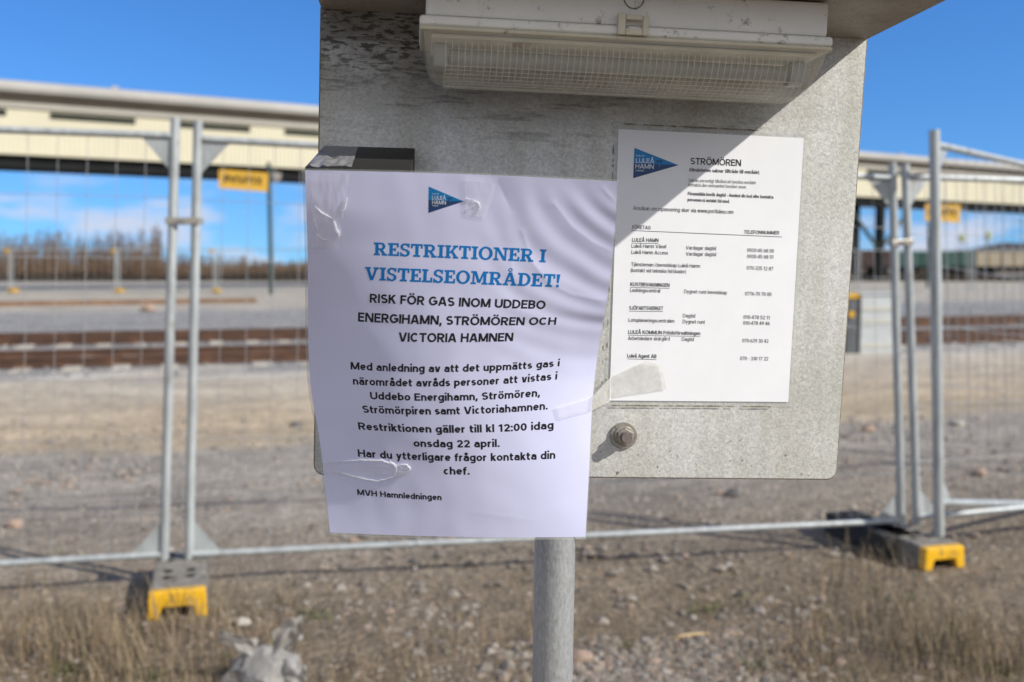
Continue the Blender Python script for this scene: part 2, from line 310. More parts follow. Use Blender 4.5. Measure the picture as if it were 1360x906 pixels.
def ground_material():
    m = bpy.data.materials.new('yard_ground'); m.use_nodes = True; n = m.node_tree.nodes; l = m.node_tree.links
    b = n['Principled BSDF']; b.inputs['Roughness'].default_value = 0.95; b.inputs['Specular IOR Level'].default_value = 0.2
    tc = n.new('ShaderNodeTexCoord')
    rot = n.new('ShaderNodeMapping'); rot.inputs['Rotation'].default_value = (0, 0, R(-16)); l.new(tc.outputs['Object'], rot.inputs[0])
    sx = n.new('ShaderNodeSeparateXYZ'); l.new(rot.outputs[0], sx.inputs[0])
    wob = n.new('ShaderNodeTexNoise'); wob.inputs['Scale'].default_value = 0.55; wob.inputs['Detail'].default_value = 7; wob.inputs['Roughness'].default_value = 0.65
    l.new(rot.outputs[0], wob.inputs[0])
    w1 = n.new('ShaderNodeMath'); w1.operation = 'SUBTRACT'; w1.inputs[1].default_value = 0.5; l.new(wob.outputs[0], w1.inputs[0])
    w2 = n.new('ShaderNodeMath'); w2.operation = 'MULTIPLY'; l.new(w1.outputs[0], w2.inputs[0])
    w3 = n.new('ShaderNodeMath'); w3.operation = 'MULTIPLY'; w3.inputs[1].default_value = 0.42; l.new(sx.outputs[1], w3.inputs[0]); l.new(w3.outputs[0], w2.inputs[1])
    dd = n.new('ShaderNodeMath'); dd.operation = 'ADD'; l.new(sx.outputs[1], dd.inputs[0]); l.new(w2.outputs[0], dd.inputs[1])
    lg = n.new('ShaderNodeMath'); lg.operation = 'LOGARITHM'; lg.inputs[1].default_value = 10; 
    mxd = n.new('ShaderNodeMath'); mxd.operation = 'MAXIMUM'; mxd.inputs[1].default_value = 1.0; l.new(dd.outputs[0], mxd.inputs[0]); l.new(mxd.outputs[0], lg.inputs[0])
    hf = n.new('ShaderNodeMath'); hf.operation = 'MULTIPLY'; hf.inputs[1].default_value = 0.5; l.new(lg.outputs[0], hf.inputs[0])
    zr = n.new('ShaderNodeValToRGB')
    zones = [(1.0, (0.16, 0.122, 0.083)), (4.3, (0.185, 0.146, 0.103)), (5.3, (0.255, 0.212, 0.16)), (6.6, (0.295, 0.262, 0.218)), (7.9, (0.285, 0.257, 0.22)),
             (8.4, (0.36, 0.295, 0.21)), (9.4, (0.43, 0.34, 0.23)), (11.2, (0.42, 0.35, 0.26)), (13.4, (0.45, 0.395, 0.315)), (14.0, (0.47, 0.43, 0.37)),
             (15.2, (0.25, 0.24, 0.225)), (31.0, (0.26, 0.255, 0.25)), (35.0, (0.38, 0.345, 0.29)), (70.0, (0.36, 0.33, 0.28)), (99.0, (0.30, 0.28, 0.24))]
    set_ramp(zr, [(math.log10(d) / 2, c) for d, c in zones])
    l.new(hf.outputs[0], zr.inputs[0])
    # grit at several sizes
    last = zr.outputs[0]
    for sc, lo, hi, st in ((1.3, 0.70, 1.22, (0.5, 1.0, 1)), (7, 0.66, 1.30, (1, 1, 1)), (24, 0.72, 1.30, (1, 1, 1)), (70, 0.5, 1.5, (1, 1, 1))):
        mp = n.new('ShaderNodeMapping'); mp.inputs['Scale'].default_value = st; l.new(rot.outputs[0], mp.inputs[0])
        q = n.new('ShaderNodeTexNoise'); q.inputs['Scale'].default_value = sc; q.inputs['Detail'].default_value = 8; q.inputs['Roughness'].default_value = 0.7
        l.new(mp.outputs[0], q.inputs[0])
        r = n.new('ShaderNodeMapRange'); r.inputs[1].default_value = 0.32; r.inputs[2].default_value = 0.68; r.inputs[3].default_value = lo; r.inputs[4].default_value = hi
        l.new(q.outputs[0], r.inputs[0])
        x = n.new('ShaderNodeMixRGB'); x.blend_type = 'MULTIPLY'; x.inputs[0].default_value = 1; l.new(last, x.inputs[1]); l.new(r.outputs[0], x.inputs[2]); last = x.outputs[0]
    l.new(last, b.inputs['Base Color'])
    bn = n.new('ShaderNodeTexNoise'); bn.inputs['Scale'].default_value = 28; bn.inputs['Detail'].default_value = 8; l.new(tc.outputs['Object'], bn.inputs[0])
    bp = n.new('ShaderNodeBump'); bp.inputs['Strength'].default_value = 0.9; bp.inputs['Distance'].default_value = 0.035
    l.new(bn.outputs[0], bp.inputs['Height']); l.new(bp.outputs[0], b.inputs['Normal'])
    return m
M_ground = ground_material()

# ================================================================== GROUND
TA = R(16.5); TD = V((math.cos(TA), math.sin(TA), 0)); TN = V((-math.sin(TA), math.cos(TA), 0))     # along / across the tracks
def ground():
    m = MB()
    xs = [-1500, -400, -120, -40] + [-20, -14] + [-9 + i * 0.22 for i in range(83)] + [14, 20] + [40, 120, 400, 1500]
    ys = [-60, -10, 0] + [1, 1.6] + [2 + i * 0.2 for i in range(52)] + [13, 15, 18, 21, 24, 32, 50, 80, 130, 250, 600, 2600]
    def hgt(x, y):
        if y < 2.0 or y > 12 or abs(x) > 9: return 0.0
        k = min(1, (y - 2) / 1.0) * min(1, (12 - y) / 2.0)
        return k * (0.024 * noise.noise(V((x * 0.7, y * 0.7, 3))) + 0.016 * noise.noise(V((x * 2.3, y * 2.3, 8))))
    vs = [(x, y, hgt(x, y)) for y in ys for x in xs]; w = len(xs)
    m.add(vs, [(j * w + i, j * w + i + 1, (j + 1) * w + i + 1, (j + 1) * w + i) for j in range(len(ys) - 1) for i in range(w - 1)])
    tag(m.build('ground', M_ground, smooth=True, recalc=False), kind='structure')
    b = MB(); b.tube([V((-150 + i * 6, 84 + math.sin(i * 1.3) * 0.8, -0.25)) for i in range(52)],
                     [0.85 + 0.2 * math.sin(i * 2.1) for i in range(52)], 8)
    tag(b.build('dark_bank', M_bank, smooth=True), kind='structure')
ground()

def pebble(m, c, s, flat=0.65, mi=0):
    """one irregular stone: a jittered octahedron-like lump"""
    a = random.random() * 6.28; pts = []
    for k in range(6):
        g = a + k * 1.047; q = s * random.uniform(0.75, 1.2)
        pts.append(V((math.cos(g) * q, math.sin(g) * q * 0.8, s * flat * random.uniform(-0.15, 0.25))))
    t = [V((math.cos(a + k * 2.09) * s * 0.5, math.sin(a + k * 2.09) * s * 0.42, s * flat * random.uniform(0.75, 1.05))) for k in range(3)]
    vs = [c + p for p in pts + t] + [c + V((0, 0, -s * 0.4))]
    fs = [(6, 7, 8)]
    for k in range(3):
        i = 2 * k; fs += [(6 + k, i, i + 1), (6 + k, i + 1, 6 + (k + 1) % 3), (6 + (k + 1) % 3, i + 1, (i + 2) % 6)]
    fs += [(9, (k + 1) % 6, k) for k in range(6)]
    m.add(vs, fs, mi)

def scatter_gravel():
    m = MB()
    for i in range(15000):                                  # fine stones, thinning out with distance
        d = 3.0 + 6.5 * random.random() ** 1.25
        x = random.uniform(-0.56, 0.56) * d * 1.15
        c = V((x, d, -0.003)); s = random.choice((0.005, 0.007, 0.009, 0.012, 0.012, 0.018, 0.026)) * random.uniform(0.7, 1.4)
        if noise.noise(V((x * 1.2, d * 1.2, 9))) > random.uniform(-0.5, 0.6): pebble(m, c, s)
    for i in range(2300):                                  # coarse pinkish stones to the right of the post
        px = random.gauss(885, 95); py = 850 + 75 * random.random() ** 0.7
        if px < 640 or px > 1130: continue
        pebble(m, gnd(px, py), random.choice((0.010, 0.014, 0.019, 0.026, 0.032)) * random.uniform(0.7, 1.15), 0.75)
    for i in range(900):
        px = random.uniform(0, 640); py = random.uniform(800, 930)
        pebble(m, gnd(px, py), random.uniform(0.006, 0.016), 0.7)
    for i in range(700):                                   # the stony rim where gravel meets sand
        s_ = random.uniform(-7, 7); c = TD * s_ + TN * (8.0 + random.gauss(0, 0.28) + 0.3 * math.sin(s_ * 1.7))
        pebble(m, V((c.x, c.y, 0)), random.uniform(0.012, 0.05) * random.uniform(0.6, 1.1))
    tag(m.build('loose_gravel', M_stone), 'loose grey and pinkish gravel scattered over the yard ground', 'gravel', kind='stuff')
    b = MB()
    for i in range(5200):
        s_ = random.uniform(-26, 26); c = TD * s_ + TN * random.choice((random.uniform(14.0, 20.5), random.uniform(20, 31)))
        pebble(b, V((c.x, c.y, 0.0)), random.uniform(0.025, 0.06), 0.8)
    tag(b.build('track_ballast', M_ballast), 'grey crushed ballast along and behind the rails', 'ballast', kind='stuff')
scatter_gravel()

# ================================================================== RAILS
def rail_profile(c, up=V((0, 0, 1)), k=1.0):
    pr = [(-.070, 0), (.070, 0), (.070, .012), (.012, .030), (.012, .125), (.036, .136), (.036, .165), (.028, .172), (-.028, .172), (-.036, .165), (-.036, .136), (-.012, .125), (-.012, .030), (-.070, .012)]
    return [c + TN * (a * k) + up * (b * k) for a, b in pr]
def rail(m, n0, s0, s1, z0, k=1.0):
    a = TD * s0 + TN * n0 + V((0, 0, z0)); m.prism(rail_profile(a, k=k), TD * (s1 - s0))
def track(label, n0, name='railway_track'):
    base = TD * 0 + TN * (n0 + 0.75)
    t = thing(name, label, 'railway track', base)
    for dn in (0, 1.5):
        m = MB(); rail(m, n0 + dn, -60, 60, 0.015, 0.78); m.build('rail', M_rust, t)
    for i in range(46):
        s_ = -15 + i * 0.65 + random.uniform(-0.03, 0.03); m = MB()
        c = TD * s_ + TN * (n0 + 0.75) + V((0, 0, -0.062 + random.uniform(-0.02, 0.02)))
        m.box(c, 0.12, 1.28, 0.075, (TD, TN, V((0, 0, 1)))); m.build('sleeper', M_conc, t, bevel=0.015, seg=1)
track('rusty brown railway track nearest to the fence, on pale sleepers', 15.4)
track('second rusty railway track, just behind the nearest one', 19.7)
m = MB()
p0 = gnd(-60, 408); p1 = gnd(340, 402)
d_ = (p1 - p0).normalized(); w_ = V((-d_.y, d_.x, 0))
m.prism([p0 + w_ * a + V((0, 0, b)) for a, b in ((-.12, 0), (.12, 0), (.12, .05), (.05, .08), (.05, .17), (-.05, .17), (-.05, .08), (-.12, .05))], p1 - p0)
tag(m.build('rusty_beam', M_rusto, M=T(p0)), 'orange rusty steel beam lying on the sand beyond the tracks', 'beam')

# ================================================================== CONVEYOR GALLERY
GD = V((0.861, 0.509, 0)); GN = V((0.509, -0.861, 0))            # along, and out of the wall towards the yard
G0 = V((-25.7, 50.0, 0)); UZ = V((0, 0, 1))
def gal(t, off, z): return G0 + GD * t + GN * off + UZ * z
def gallery():
    g = thing('conveyor_gallery', 'long cream elevated gallery with grey roof crossing behind the fence', 'building', gal(30, -2, 0))
    T0, T1 = -40, 150
    def strip(z0, z1, f, bck, name, mt, **kw):
        m = MB(); m.prism([gal(T0, f, z0), gal(T0, f, z1), gal(T0, bck, z1), gal(T0, bck, z0)], GD * (T1 - T0)); return m.build(name, mt, g, **kw)
    # corrugated wall: trapezoid ribs
    m = MB(); pts = []; t = T0
    while t < T1:
        for a, o in ((0, 0), (.09, 0), (.12, .014), (.20, .014)): pts.append((t + a, o))
        t += 0.235
    n = len(pts)
    vs = [gal(a, o, 6.95) for a, o in pts] + [gal(a, o, 9.26) for a, o in pts]
    m.add(vs, [(i, i + 1, n + i + 1, n + i) for i in range(n - 1)])
    m.prism([gal(T0, -0.02, 6.95), gal(T0, -0.02, 9.26), gal(T0, -3.6, 9.26), gal(T0, -3.6, 6.95)], GD * (T1 - T0))
    m.build('wall', M_cream, g, recalc=False)
    strip(9.263, 9.52, 0.12, -3.6, 'fascia', M_fasc)
    strip(9.523, 9.98, -0.15, -3.6, 'upper_wall', M_eaveshade)
    m = MB(); prof = [(0.55, 9.985), (0.62, 10.2), (0.50, 10.42), (0.0, 10.60), (-1.8, 10.75), (-4.0, 10.4), (-4.0, 9.985)]
    m.prism([gal(T0, a, z) for a, z in prof], GD * (T1 - T0)); rf = m.build('roof', M_groof, g)
    for t in (6.0, 24.5, 44.0, 70.0, 92.0):
        v = MB(); b = gal(t, -1.8, 10.7); v.box(b + UZ * 0.1, 0.18, 0.18, 0.2, (GD, GN, UZ)); v.build('roof_vent', M_fasc, rf, bevel=0.05)
    strip(6.35, 6.945, -0.35, -3.3, 'girder', M_under)
    k = 0; t = -34.0
    while t < 146:
        m = MB(); m.prism([gal(t, 0.07, 8.84), gal(t, 0.07, 9.13), gal(t, -0.01, 9.13), gal(t, -0.01, 8.84)], GD * 4.1); m.build('window', M_slit, g); t += 6.1
    for t in (-9.5, 66.0, 128.0):
        for off in (-0.5, -3.1):
            m = MB(); m.box(gal(t, off, 3.17), 0.28, 0.28, 3.17, (GD, GN, UZ)); m.build('support_leg', M_under, g)
        m = MB(); m.tube([gal(t, -0.5, 2.6), gal(t - 4.2, -0.5, 6.4)], 0.16, 8); m.build('brace', M_dgreen, g)
        m = MB(); m.tube([gal(t + 0.1, -0.55, 2.6), gal(t + 4.2, -0.55, 6.4)], 0.16, 8); m.build('brace', M_dgreen, g)
gallery()

# ================================================================== WOODLAND, WAGONS, HEAP
def twig(m, a, b, w):
    d = (b - a); s = V((-d.z, 0, d.x)).normalized() * w
    m.add([a - s, a + s, b], [(0, 1, 2)])
    s2 = V((0, w, 0)); m.add([a - s2, a + s2, b], [(0, 1, 2)])
def woodland():
    m = MB()
    for i in range(1700):
        d = random.uniform(86, 108); px = random.uniform(-260, 470) if i % 4 else random.uniform(470, 1750)
        if px > 470: d += 55
        x = (px - 680) / F * d
        h = (5.0 if px < 215 else 3.0 - 0.7 * min(1, (px - 215) / 120)) * random.uniform(0.5, 1.1) * (0.82 + 0.28 * noise.noise(V((px * 0.012, 3, 1))) + 0.05)
        if px > 470: h *= 0.9
        c = V((x, d, -0.1)); lean = V((random.gauss(0, 0.06), 0, 1)) * h
        m.tube([c, c + lean * 0.5, c + lean], [0.05, 0.032, 0.008], 4)
        for k in range(30):
            q = random.uniform(0.05, 0.95); a = c + lean * q; g = random.random() * 6.28
            ln = h * random.uniform(0.12, 0.34) * (1.1 - 0.6 * q)
            twig(m, a, a + V((math.cos(g) * ln * 0.5, math.sin(g) * ln * 0.5, ln)), 0.018)
        for k in range(16):
            a = c + V((random.uniform(-.9, .9), random.uniform(-.6, .6), 0)); twig(m, a, a + V((random.gauss(0, .25), 0, random.uniform(0.5, 2.0) * (0.75 + 0.7 * noise.noise(V((c.x * 0.35, 7, 0)))))), 0.042)
    tag(m.build('bare_woodland', M_tree, recalc=False), 'brown leafless birch scrub along the far edge of the yard', 'woodland', kind='stuff')
woodland()

def wagon(label, mt, x0, x1, ytop, ybot, d, roof=False):
    a = aty(x0, ybot, d); b = aty(x1, ybot, d); L = b.x - a.x; zt = aty(x0, ytop, d).z; c = V(((a.x + b.x) / 2, d, 0))
    w = thing('freight_wagon', label, 'wagon', c)
    m = MB(); m.box(c + UZ * ((zt + 1.15) / 2), L / 2, 1.4, (zt - 1.15) / 2); n = int(L / 1.5)
    for i in range(n + 1): m.box(c + V((-L / 2 + 0.06 + i * (L - 0.12) / n, -1.45, (zt + 1.15) / 2)), 0.06, 0.06, (zt - 1.15) / 2 - 0.02)
    bo = m.build('body', mt, w)
    if roof:
        m = MB(); m.prism([c + V((-L / 2, y, z)) for y, z in ((-1.5, zt + .01), (-1.0, zt + .28), (0, zt + .4), (1.0, zt + .28), (1.5, zt + .01))], V((L, 0, 0))); m.build('roof', M_fasc, w)
    m = MB(); m.box(c + UZ * 0.98, L / 2 - 0.1, 1.2, 0.15); m.build('chassis', M_under, w)
    for s_ in (-1, 1):
        for q in (0.9, 2.4):
            cx = c + V((s_ * (L / 2 - q), 0, 0.46)); m = MB()
            m.tube([cx + V((0, -0.82, 0)), cx + V((0, -0.70, 0))], 0.46, 18); m.tube([cx + V((0, 0.70, 0)), cx + V((0, 0.82, 0))], 0.46, 18)
            m.tube([cx + V((0, -0.7, 0)), cx + V((0, 0.7, 0))], 0.09, 8); m.build('wheelset', M_under, w)
wagon('dark maroon freight wagon far behind the right fence posts', M_wmar, 1015, 1181, 332, 365, 128)
wagon('dark green freight wagon between the maroon and beige wagons', M_wgrn, 1186, 1284, 334, 365, 128)
wagon('long beige freight wagon at the right edge under the dark heap', M_wbei, 1290, 1440, 335, 365, 128)
def heap():
    m = MB(); c = aty(1345, 350, 165); random.seed(5)
    def f(u, v):
        g = u * 2 * math.pi; r = v; x = math.cos(g) * r * 21; y = math.sin(g) * r * 9
        z = 5.4 * max(0, 1 - r) ** 0.42 * (1 + 0.12 * noise.noise(V((x * 0.25, y * 0.25, 0))))
        return V((c.x + x + 4, c.y + y, z - 0.05))
    m.grid(f, 48, 14)
    tag(m.build('coal_heap', M_coal, M=T((c.x, c.y, 0)), smooth=True), 'long black heap of bulk material behind the beige wagon', 'heap')
    for px, s in ((1276, 1), (1311, 1.06)):
        p = aty(px, 350, 142); t = thing('marker_mast', ('left' if s == 1 else 'right') + ' one of two small yellow green beacons above the dark heap', 'beacon', V((p.x, p.y, 0)), 'beacons above the heap')
        q = MB(); q.tube([V((p.x, p.y, 0)), V((p.x, p.y, 4.6 * s))], 0.07, 8); q.build('mast', M_dkgrey, t)
        q = MB(); q.tube([V((p.x, p.y, 4.55 * s)), V((p.x, p.y, 4.7 * s)), V((p.x, p.y, 5.5 * s)), V((p.x, p.y, 5.7 * s))], [0.2, 0.36, 0.36, 0.1], 10); q.build('beacon_head', M_beacon, t, smooth=40)
M_beacon = mat('yellow_green_paint', (0.38, 0.42, 0.12), 0.6)
heap()

# ================================================================== YARD SIGNS AND CABINET
def glyphs(w):
    """monoline grotesque drawn as strokes; unit = cap height, w = stroke weight"""
    h = w / 2; T = 1 - h; B = h; X = .75 - h; xc = (X + B) / 2; ry = (X - B) / 2; AS = 1.05
    def E(cx, cy, rx, r2, a0, a1):
        n = max(4, int(abs(a1 - a0) / 20)); return [(cx + rx * math.cos(R(a0 + (a1 - a0) * k / n)), cy + r2 * math.sin(R(a0 + (a1 - a0) * k / n))) for k in range(n + 1)]
    def q(x0, y0, x1, y1, f=1.08): return ('q', x0, y0, x1, y1, f)
    G = {}
    def cap(ch, W, *st): G[ch] = (W, st)
    W = .86; A = (q(h, 0, W / 2 - h * .35, 1), q(W - h, 0, W / 2 + h * .35, 1), [(.20, .29), (W - .20, .29)]); cap('A', W, *A)
    rg = E(W / 2, 1.17, .085, .085, 0, 360); cap('Å', W, *A, rg); dots = lambda c, y, d: ([(c - d, y - h * .95), (c - d, y + h * .95)], [(c + d, y - h * .95), (c + d, y + h * .95)])
    cap('Ä', W, *A, *dots(W / 2, 1.17, .15))
    W = .72; cap('B', W, [(h, 0), (h, 1)], [(h, T), (W * .5, T)] + E(W * .5, (T + .53) / 2, W * .5 - h - .03, (T - .53) / 2, 90, -90) + [(h, .53)], [(h, .53), (W * .52, .53)] + E(W * .52, (B + .53) / 2, W * .48 - h, (.53 - B) / 2, 90, -90) + [(h, B)])
    W = .84; cap('C', W, E(W / 2, .5, W / 2 - h, .5 - h, 42, 318))
    W = .82; cap('D', W, [(h, 0), (h, 1)], [(h, T), (W * .42, T)] + E(W * .42, .5, W * .58 - h, .5 - h, 90, -90) + [(h, B)])
    W = .64; cap('E', W, [(h, 0), (h, 1)], [(h, T), (W, T)], [(h, B), (W, B)], [(h, .52), (W - .05, .52)])
    W = .60; cap('F', W, [(h, 0), (h, 1)], [(h, T), (W, T)], [(h, .49), (W - .05, .49)])
    W = .88; cap('G', W, E(W / 2, .5, W / 2 - h, .5 - h, 42, 330), [(W - h, .17), (W - h, .49), (W * .52, .49)])
    W = .80; cap('H', W, [(h, 0), (h, 1)], [(W - h, 0), (W - h, 1)], [(h, .52), (W - h, .52)])
    cap('I', w, [(h, 0), (h, 1)])
    W = .50; cap('J', W, [(W - h, 1), (W - h, .30)] + E(W / 2 - .02, .28, W / 2 - h + .02, .28 - h, 0, -160))
    W = .76; cap('K', W, [(h, 0), (h, 1)], q(.10, .36, W - h * 1.3, 1, 1.3), q(W - h * 1.1, 0, .30, .60, 1.25))
    W = .58; cap('L', W, [(h, 0), (h, 1)], [(h, B), (W, B)])
    W = .98; cap('M', W, [(h, 0), (h, 1)], [(W - h, 0), (W - h, 1)], q(W / 2 - h * .2, .06, h * 1.2, 1), q(W / 2 + h * .2, .06, W - h * 1.2, 1))
    W = .84; cap('N', W, [(h, 0), (h, 1)], [(W - h, 0), (W - h, 1)], q(W - h * 1.3, 0, h * 1.3, 1, 1.25))
    W = .94; O = E(W / 2, .5, W / 2 - h, .51 - h, 0, 360); cap('O', W, O); cap('Ö', W, O, *dots(W / 2, 1.17, .15))
    W = .70; cap('P', W, [(h, 0), (h, 1)], [(h, T), (W * .5, T)] + E(W * .5, (T + .44) / 2, W * .5 - h, (T - .44) / 2, 90, -90) + [(h, .44)])
    W = .75; cap('R', W, [(h, 0), (h, 1)], [(h, T), (W * .48, T)] + E(W * .48, (T + .46) / 2, W * .5 - h, (T - .46) / 2, 90, -90) + [(h, .46)], q(W - h * 1.1, 0, W * .45, .50, 1.2))
    r = (1 - w) / 4; W = .72; cap('S', W, E(W / 2, T - r, W / 2 - h - .015, r, 32, 270) + E(W / 2, B + r, W / 2 - h, r, 90, -148))
    W = .72; cap('T', W, [(0, T), (W, T)], [(W / 2, 0), (W / 2, T)])
    W = .80; cap('U', W, [(h, 1), (h, .36)] + E(W / 2, .36, W / 2 - h, .36 - h, 180, 360) + [(W - h, 1)])
    W = .84; cap('V', W, q(W / 2 - h * .35, 0, h, 1), q(W / 2 + h * .35, 0, W - h, 1))
    W = 1.24; cap('W', W, q(.33, 0, h, 1), q(.33, 0, W / 2, 1), q(W - .33, 0, W / 2, 1), q(W - .33, 0, W - h, 1))
    W = .76; cap('X', W, q(h, 0, W - h, 1, 1.15), q(W - h, 0, h, 1, 1.15)); W = .78; cap('Y', W, q(W / 2, .40, h, 1), q(W / 2, .40, W - h, 1), [(W / 2, 0), (W / 2, .45)])
    # lower case
    W = .60; rb = .205 - h * .35; a = (E(W / 2, X - .20, W / 2 - h, .20, 155, 0) + [(W - h, 0)], [(W - h, B + 2 * rb), (W * .46, B + 2 * rb)] + E(W * .46, B + rb, W * .46 - h, rb, 90, 270) + [(W * .5, B)] + E(W * .5, B + rb + .06, W * .5 - h, rb + .06, -90, -20))
    cap('a', W, *a); cap('ä', W, *a, *dots(W / 2, .94, .13)); cap('å', W, *a, E(W / 2, .97, .085, .085, 0, 360))
    W = .64; o = E(W / 2, xc, W / 2 - h, ry, 0, 360)
    cap('o', W, o); cap('ö', W, o, *dots(W / 2, .94, .13)); cap('b', W, o, [(h, 0), (h, AS)]); cap('d', W, o, [(W - h, 0), (W - h, AS)]); cap('p', W, o, [(h, -.30), (h, .75)])
    cap('q', W, o, [(W - h, -.30), (W - h, .75)]); cap('g', W, o, [(W - h, .75), (W - h, -.06)] + E(W / 2, -.06, W / 2 - h, .24 - h, 0, -150))
    W = .56; cap('c', W, E(W / 2 + .01, xc, W / 2 - h, ry, 48, 312))
    W = .62; cap('e', W, E(W / 2, xc, W / 2 - h, ry, 0, 318), [(h, xc), (W - h * .6, xc)])
    W = .40; cap('f', W, [(.16, 0), (.16, .80)] + E(.34, .80, .18, AS - h - .80, 180, 75), [(0, X), (W - .03, X)])
    W = .60; ar = [(h, .40)] + E(W / 2, X - .24, W / 2 - h, .24, 180, 0) + [(W - h, 0)]
    cap('h', W, [(h, 0), (h, AS)], ar); cap('n', W, [(h, 0), (h, .75)], ar); cap('u', W, [(h, .75), (h, B + .24)] + E(W / 2, B + .24, W / 2 - h, .24, 180, 360), [(W - h, 0), (W - h, .75)])
    cap('i', w, [(h, 0), (h, .75)], [(h, .90), (h, .90 + w)]); cap('l', w, [(h, 0), (h, AS)]); cap('j', w + .06, [(h + .06, .75), (h + .06, -.08), (h - .06, -.30 + h)], [(h + .06, .90), (h + .06, .90 + w)])
    W = .57; cap('k', W, [(h, 0), (h, AS)], q(.10, .28, W - h * 1.2, .75, 1.3), q(W - h, 0, .24, .45, 1.25))
    W = .96; m1 = E((h + W / 2) / 2, X - .2, (W / 2 - h) / 2, .2, 180, 0); m2 = E((W / 2 + W - h) / 2, X - .2, (W / 2 - h) / 2, .2, 180, 0); cap('m', W, [(h, 0), (h, .75)], [(h, .4)] + m1 + [(W / 2, 0)], [(W / 2, .4)] + m2 + [(W - h, 0)])
    W = .40; cap('r', W, [(h, 0), (h, .75)], [(h, .36)] + E(W * .5 + .12, X - .26, W * .5 + .12 - h, .26, 180, 80))
    r = (X - B) / 4; W = .54; cap('s', W, E(W / 2, X - r, W / 2 - h - .01, r, 30, 270) + E(W / 2, B + r, W / 2 - h, r, 90, -150))
    W = .42; cap('t', W, [(.16, .96), (.16, .20)] + E(.34, .20, .18, .20 - h, 180, 285), [(0, X), (W - .02, X)])
    W = .60; cap('v', W, q(W / 2 - h * .3, 0, h, .75), q(W / 2 + h * .3, 0, W - h, .75)); cap('y', W, q(W / 2 - h * .1, .02, h, .75), q(W * .28, -.30, W - h, .75))
    W = .90; cap('w', W, q(.25, 0, h, .75), q(.25, 0, W / 2, .75), q(W - .25, 0, W / 2, .75), q(W - .25, 0, W - h, .75)); W = .58; cap('x', W, q(h, 0, W - h, .75, 1.15), q(W - h, 0, h, .75, 1.15))
    # figures and points
    W = .64; cap('0', W, E(W / 2, .5, W / 2 - h, .5 - h, 0, 360)); cap('1', .46, [(.30, 0), (.30, 1)], q(.05, .72, .28, .98, 1.2))
    cap('2', W, E(W / 2, T - .25, W / 2 - h, .25, 165, -15) + [(h * 1.4, B + .04)], [(h * .8, B), (W, B)]); r = (1 - w) / 4
    cap('3', W, E(W / 2 - .02, T - r, W / 2 - h - .02, r, 150, -90) + E(W / 2 - .02, B + r, W / 2 - h + .02, r, 90, -150)); cap('4', W, q(h, .26, W * .60, 1, 1.1), [(0, .27), (W, .27)], [(W * .70, 0), (W * .70, 1)])
    cap('5', W, [(W - .05, T), (.11, T), (.085, .50)], [(.085, .52)] + E(W / 2 - .02, B + .26, W / 2 - h + .02, .27, 135, -155)); cap('6', W, E(W / 2, B + .265, W / 2 - h, .265, 0, 360), E(W / 2 + .12, B + .265, W / 2 - h + .12, T - B - .265, 180, 92))
    cap('7', W, [(0, T), (W, T)], q(W * .25, 0, W - h, T, 1.1)); cap('8', W, E(W / 2, T - r * .95, W / 2 - h - .03, r * .95, 0, 360), E(W / 2, B + r * 1.05, W / 2 - h, r * 1.05, 0, 360)); cap('9', W, E(W / 2, T - .265, W / 2 - h, .265, 0, 360), E(W / 2 - .12, T - .265, W / 2 - h + .12, T - B - .265, 0, -88))
    d = w * 1.08; cap('.', d, [(d / 2, 0), (d / 2, d)]); cap(',', d, q(d * .3, -.17, d * .62, d, 1)); cap(':', d, [(d / 2, 0), (d / 2, d)], [(d / 2, .74 - d), (d / 2, .74)]); cap('-', .34, [(0, .38), (.34, .38)]); cap('/', .46, q(0, -.12, .46, 1.04))
    cap('(', .28, E(.36, .40, .36 - h, .72, 130, 230)); cap(')', .28, E(-.08, .40, .36 - h, .72, 50, -50)); cap('!', w, [(h, .32), (h, 1)], [(h, 0), (h, w)])
    return G
GL = {}
def font_mesh(txt, w=.13):
    """returns stroke polygons; x runs 0..1 over the line, y in cap heights, third value = stroke number"""
    if w not in GL: GL[w] = glyphs(w)
    vs, fs, x0, k = [], [], 0.0, 0; h = w / 2; gap = .098 - w * .1
    for ch in txt:
        if ch == ' ': x0 += .36; continue
        W_, st = GL[w][ch]
        for s_ in st:
            b = len(vs); k += 1
            if s_[0] == 'q':
                _, xa, ya, xb_, yb, f = s_; d = h * f
                vs += [(x0 + xa - d, ya, k), (x0 + xa + d, ya, k), (x0 + xb_ + d, yb, k), (x0 + xb_ - d, yb, k)]; fs.append((b, b + 1, b + 2, b + 3)); continue
            P = [V((x, y)) for x, y in s_]; n = len(P); closed = (P[0] - P[-1]).length < 1e-4
            for i in range(n):
                if closed and i in (0, n - 1): t0, t1 = P[-1] - P[-2], P[1] - P[0]
                else: t0, t1 = P[i] - P[max(i - 1, 0)], P[min(i + 1, n - 1)] - P[i]
                if t0.length < 1e-6: t0 = t1
                if t1.length < 1e-6: t1 = t0
                t0 = t0.normalized(); t1 = t1.normalized(); t = (t0 + t1).normalized(); nn = V((-t.y, t.x)) * (h / max(.5, t.dot(t0)))
                a, c = P[i] - nn, P[i] + nn; vs += [(x0 + a.x, a.y, k), (x0 + c.x, c.y, k)]
            fs += [(b + 2 * i, b + 2 * i + 2, b + 2 * i + 3, b + 2 * i + 1) for i in range(n - 1)]
        x0 += W_ + gap
    x0 -= gap
    return [(x / x0, y, k) for x, y, k in vs], fs
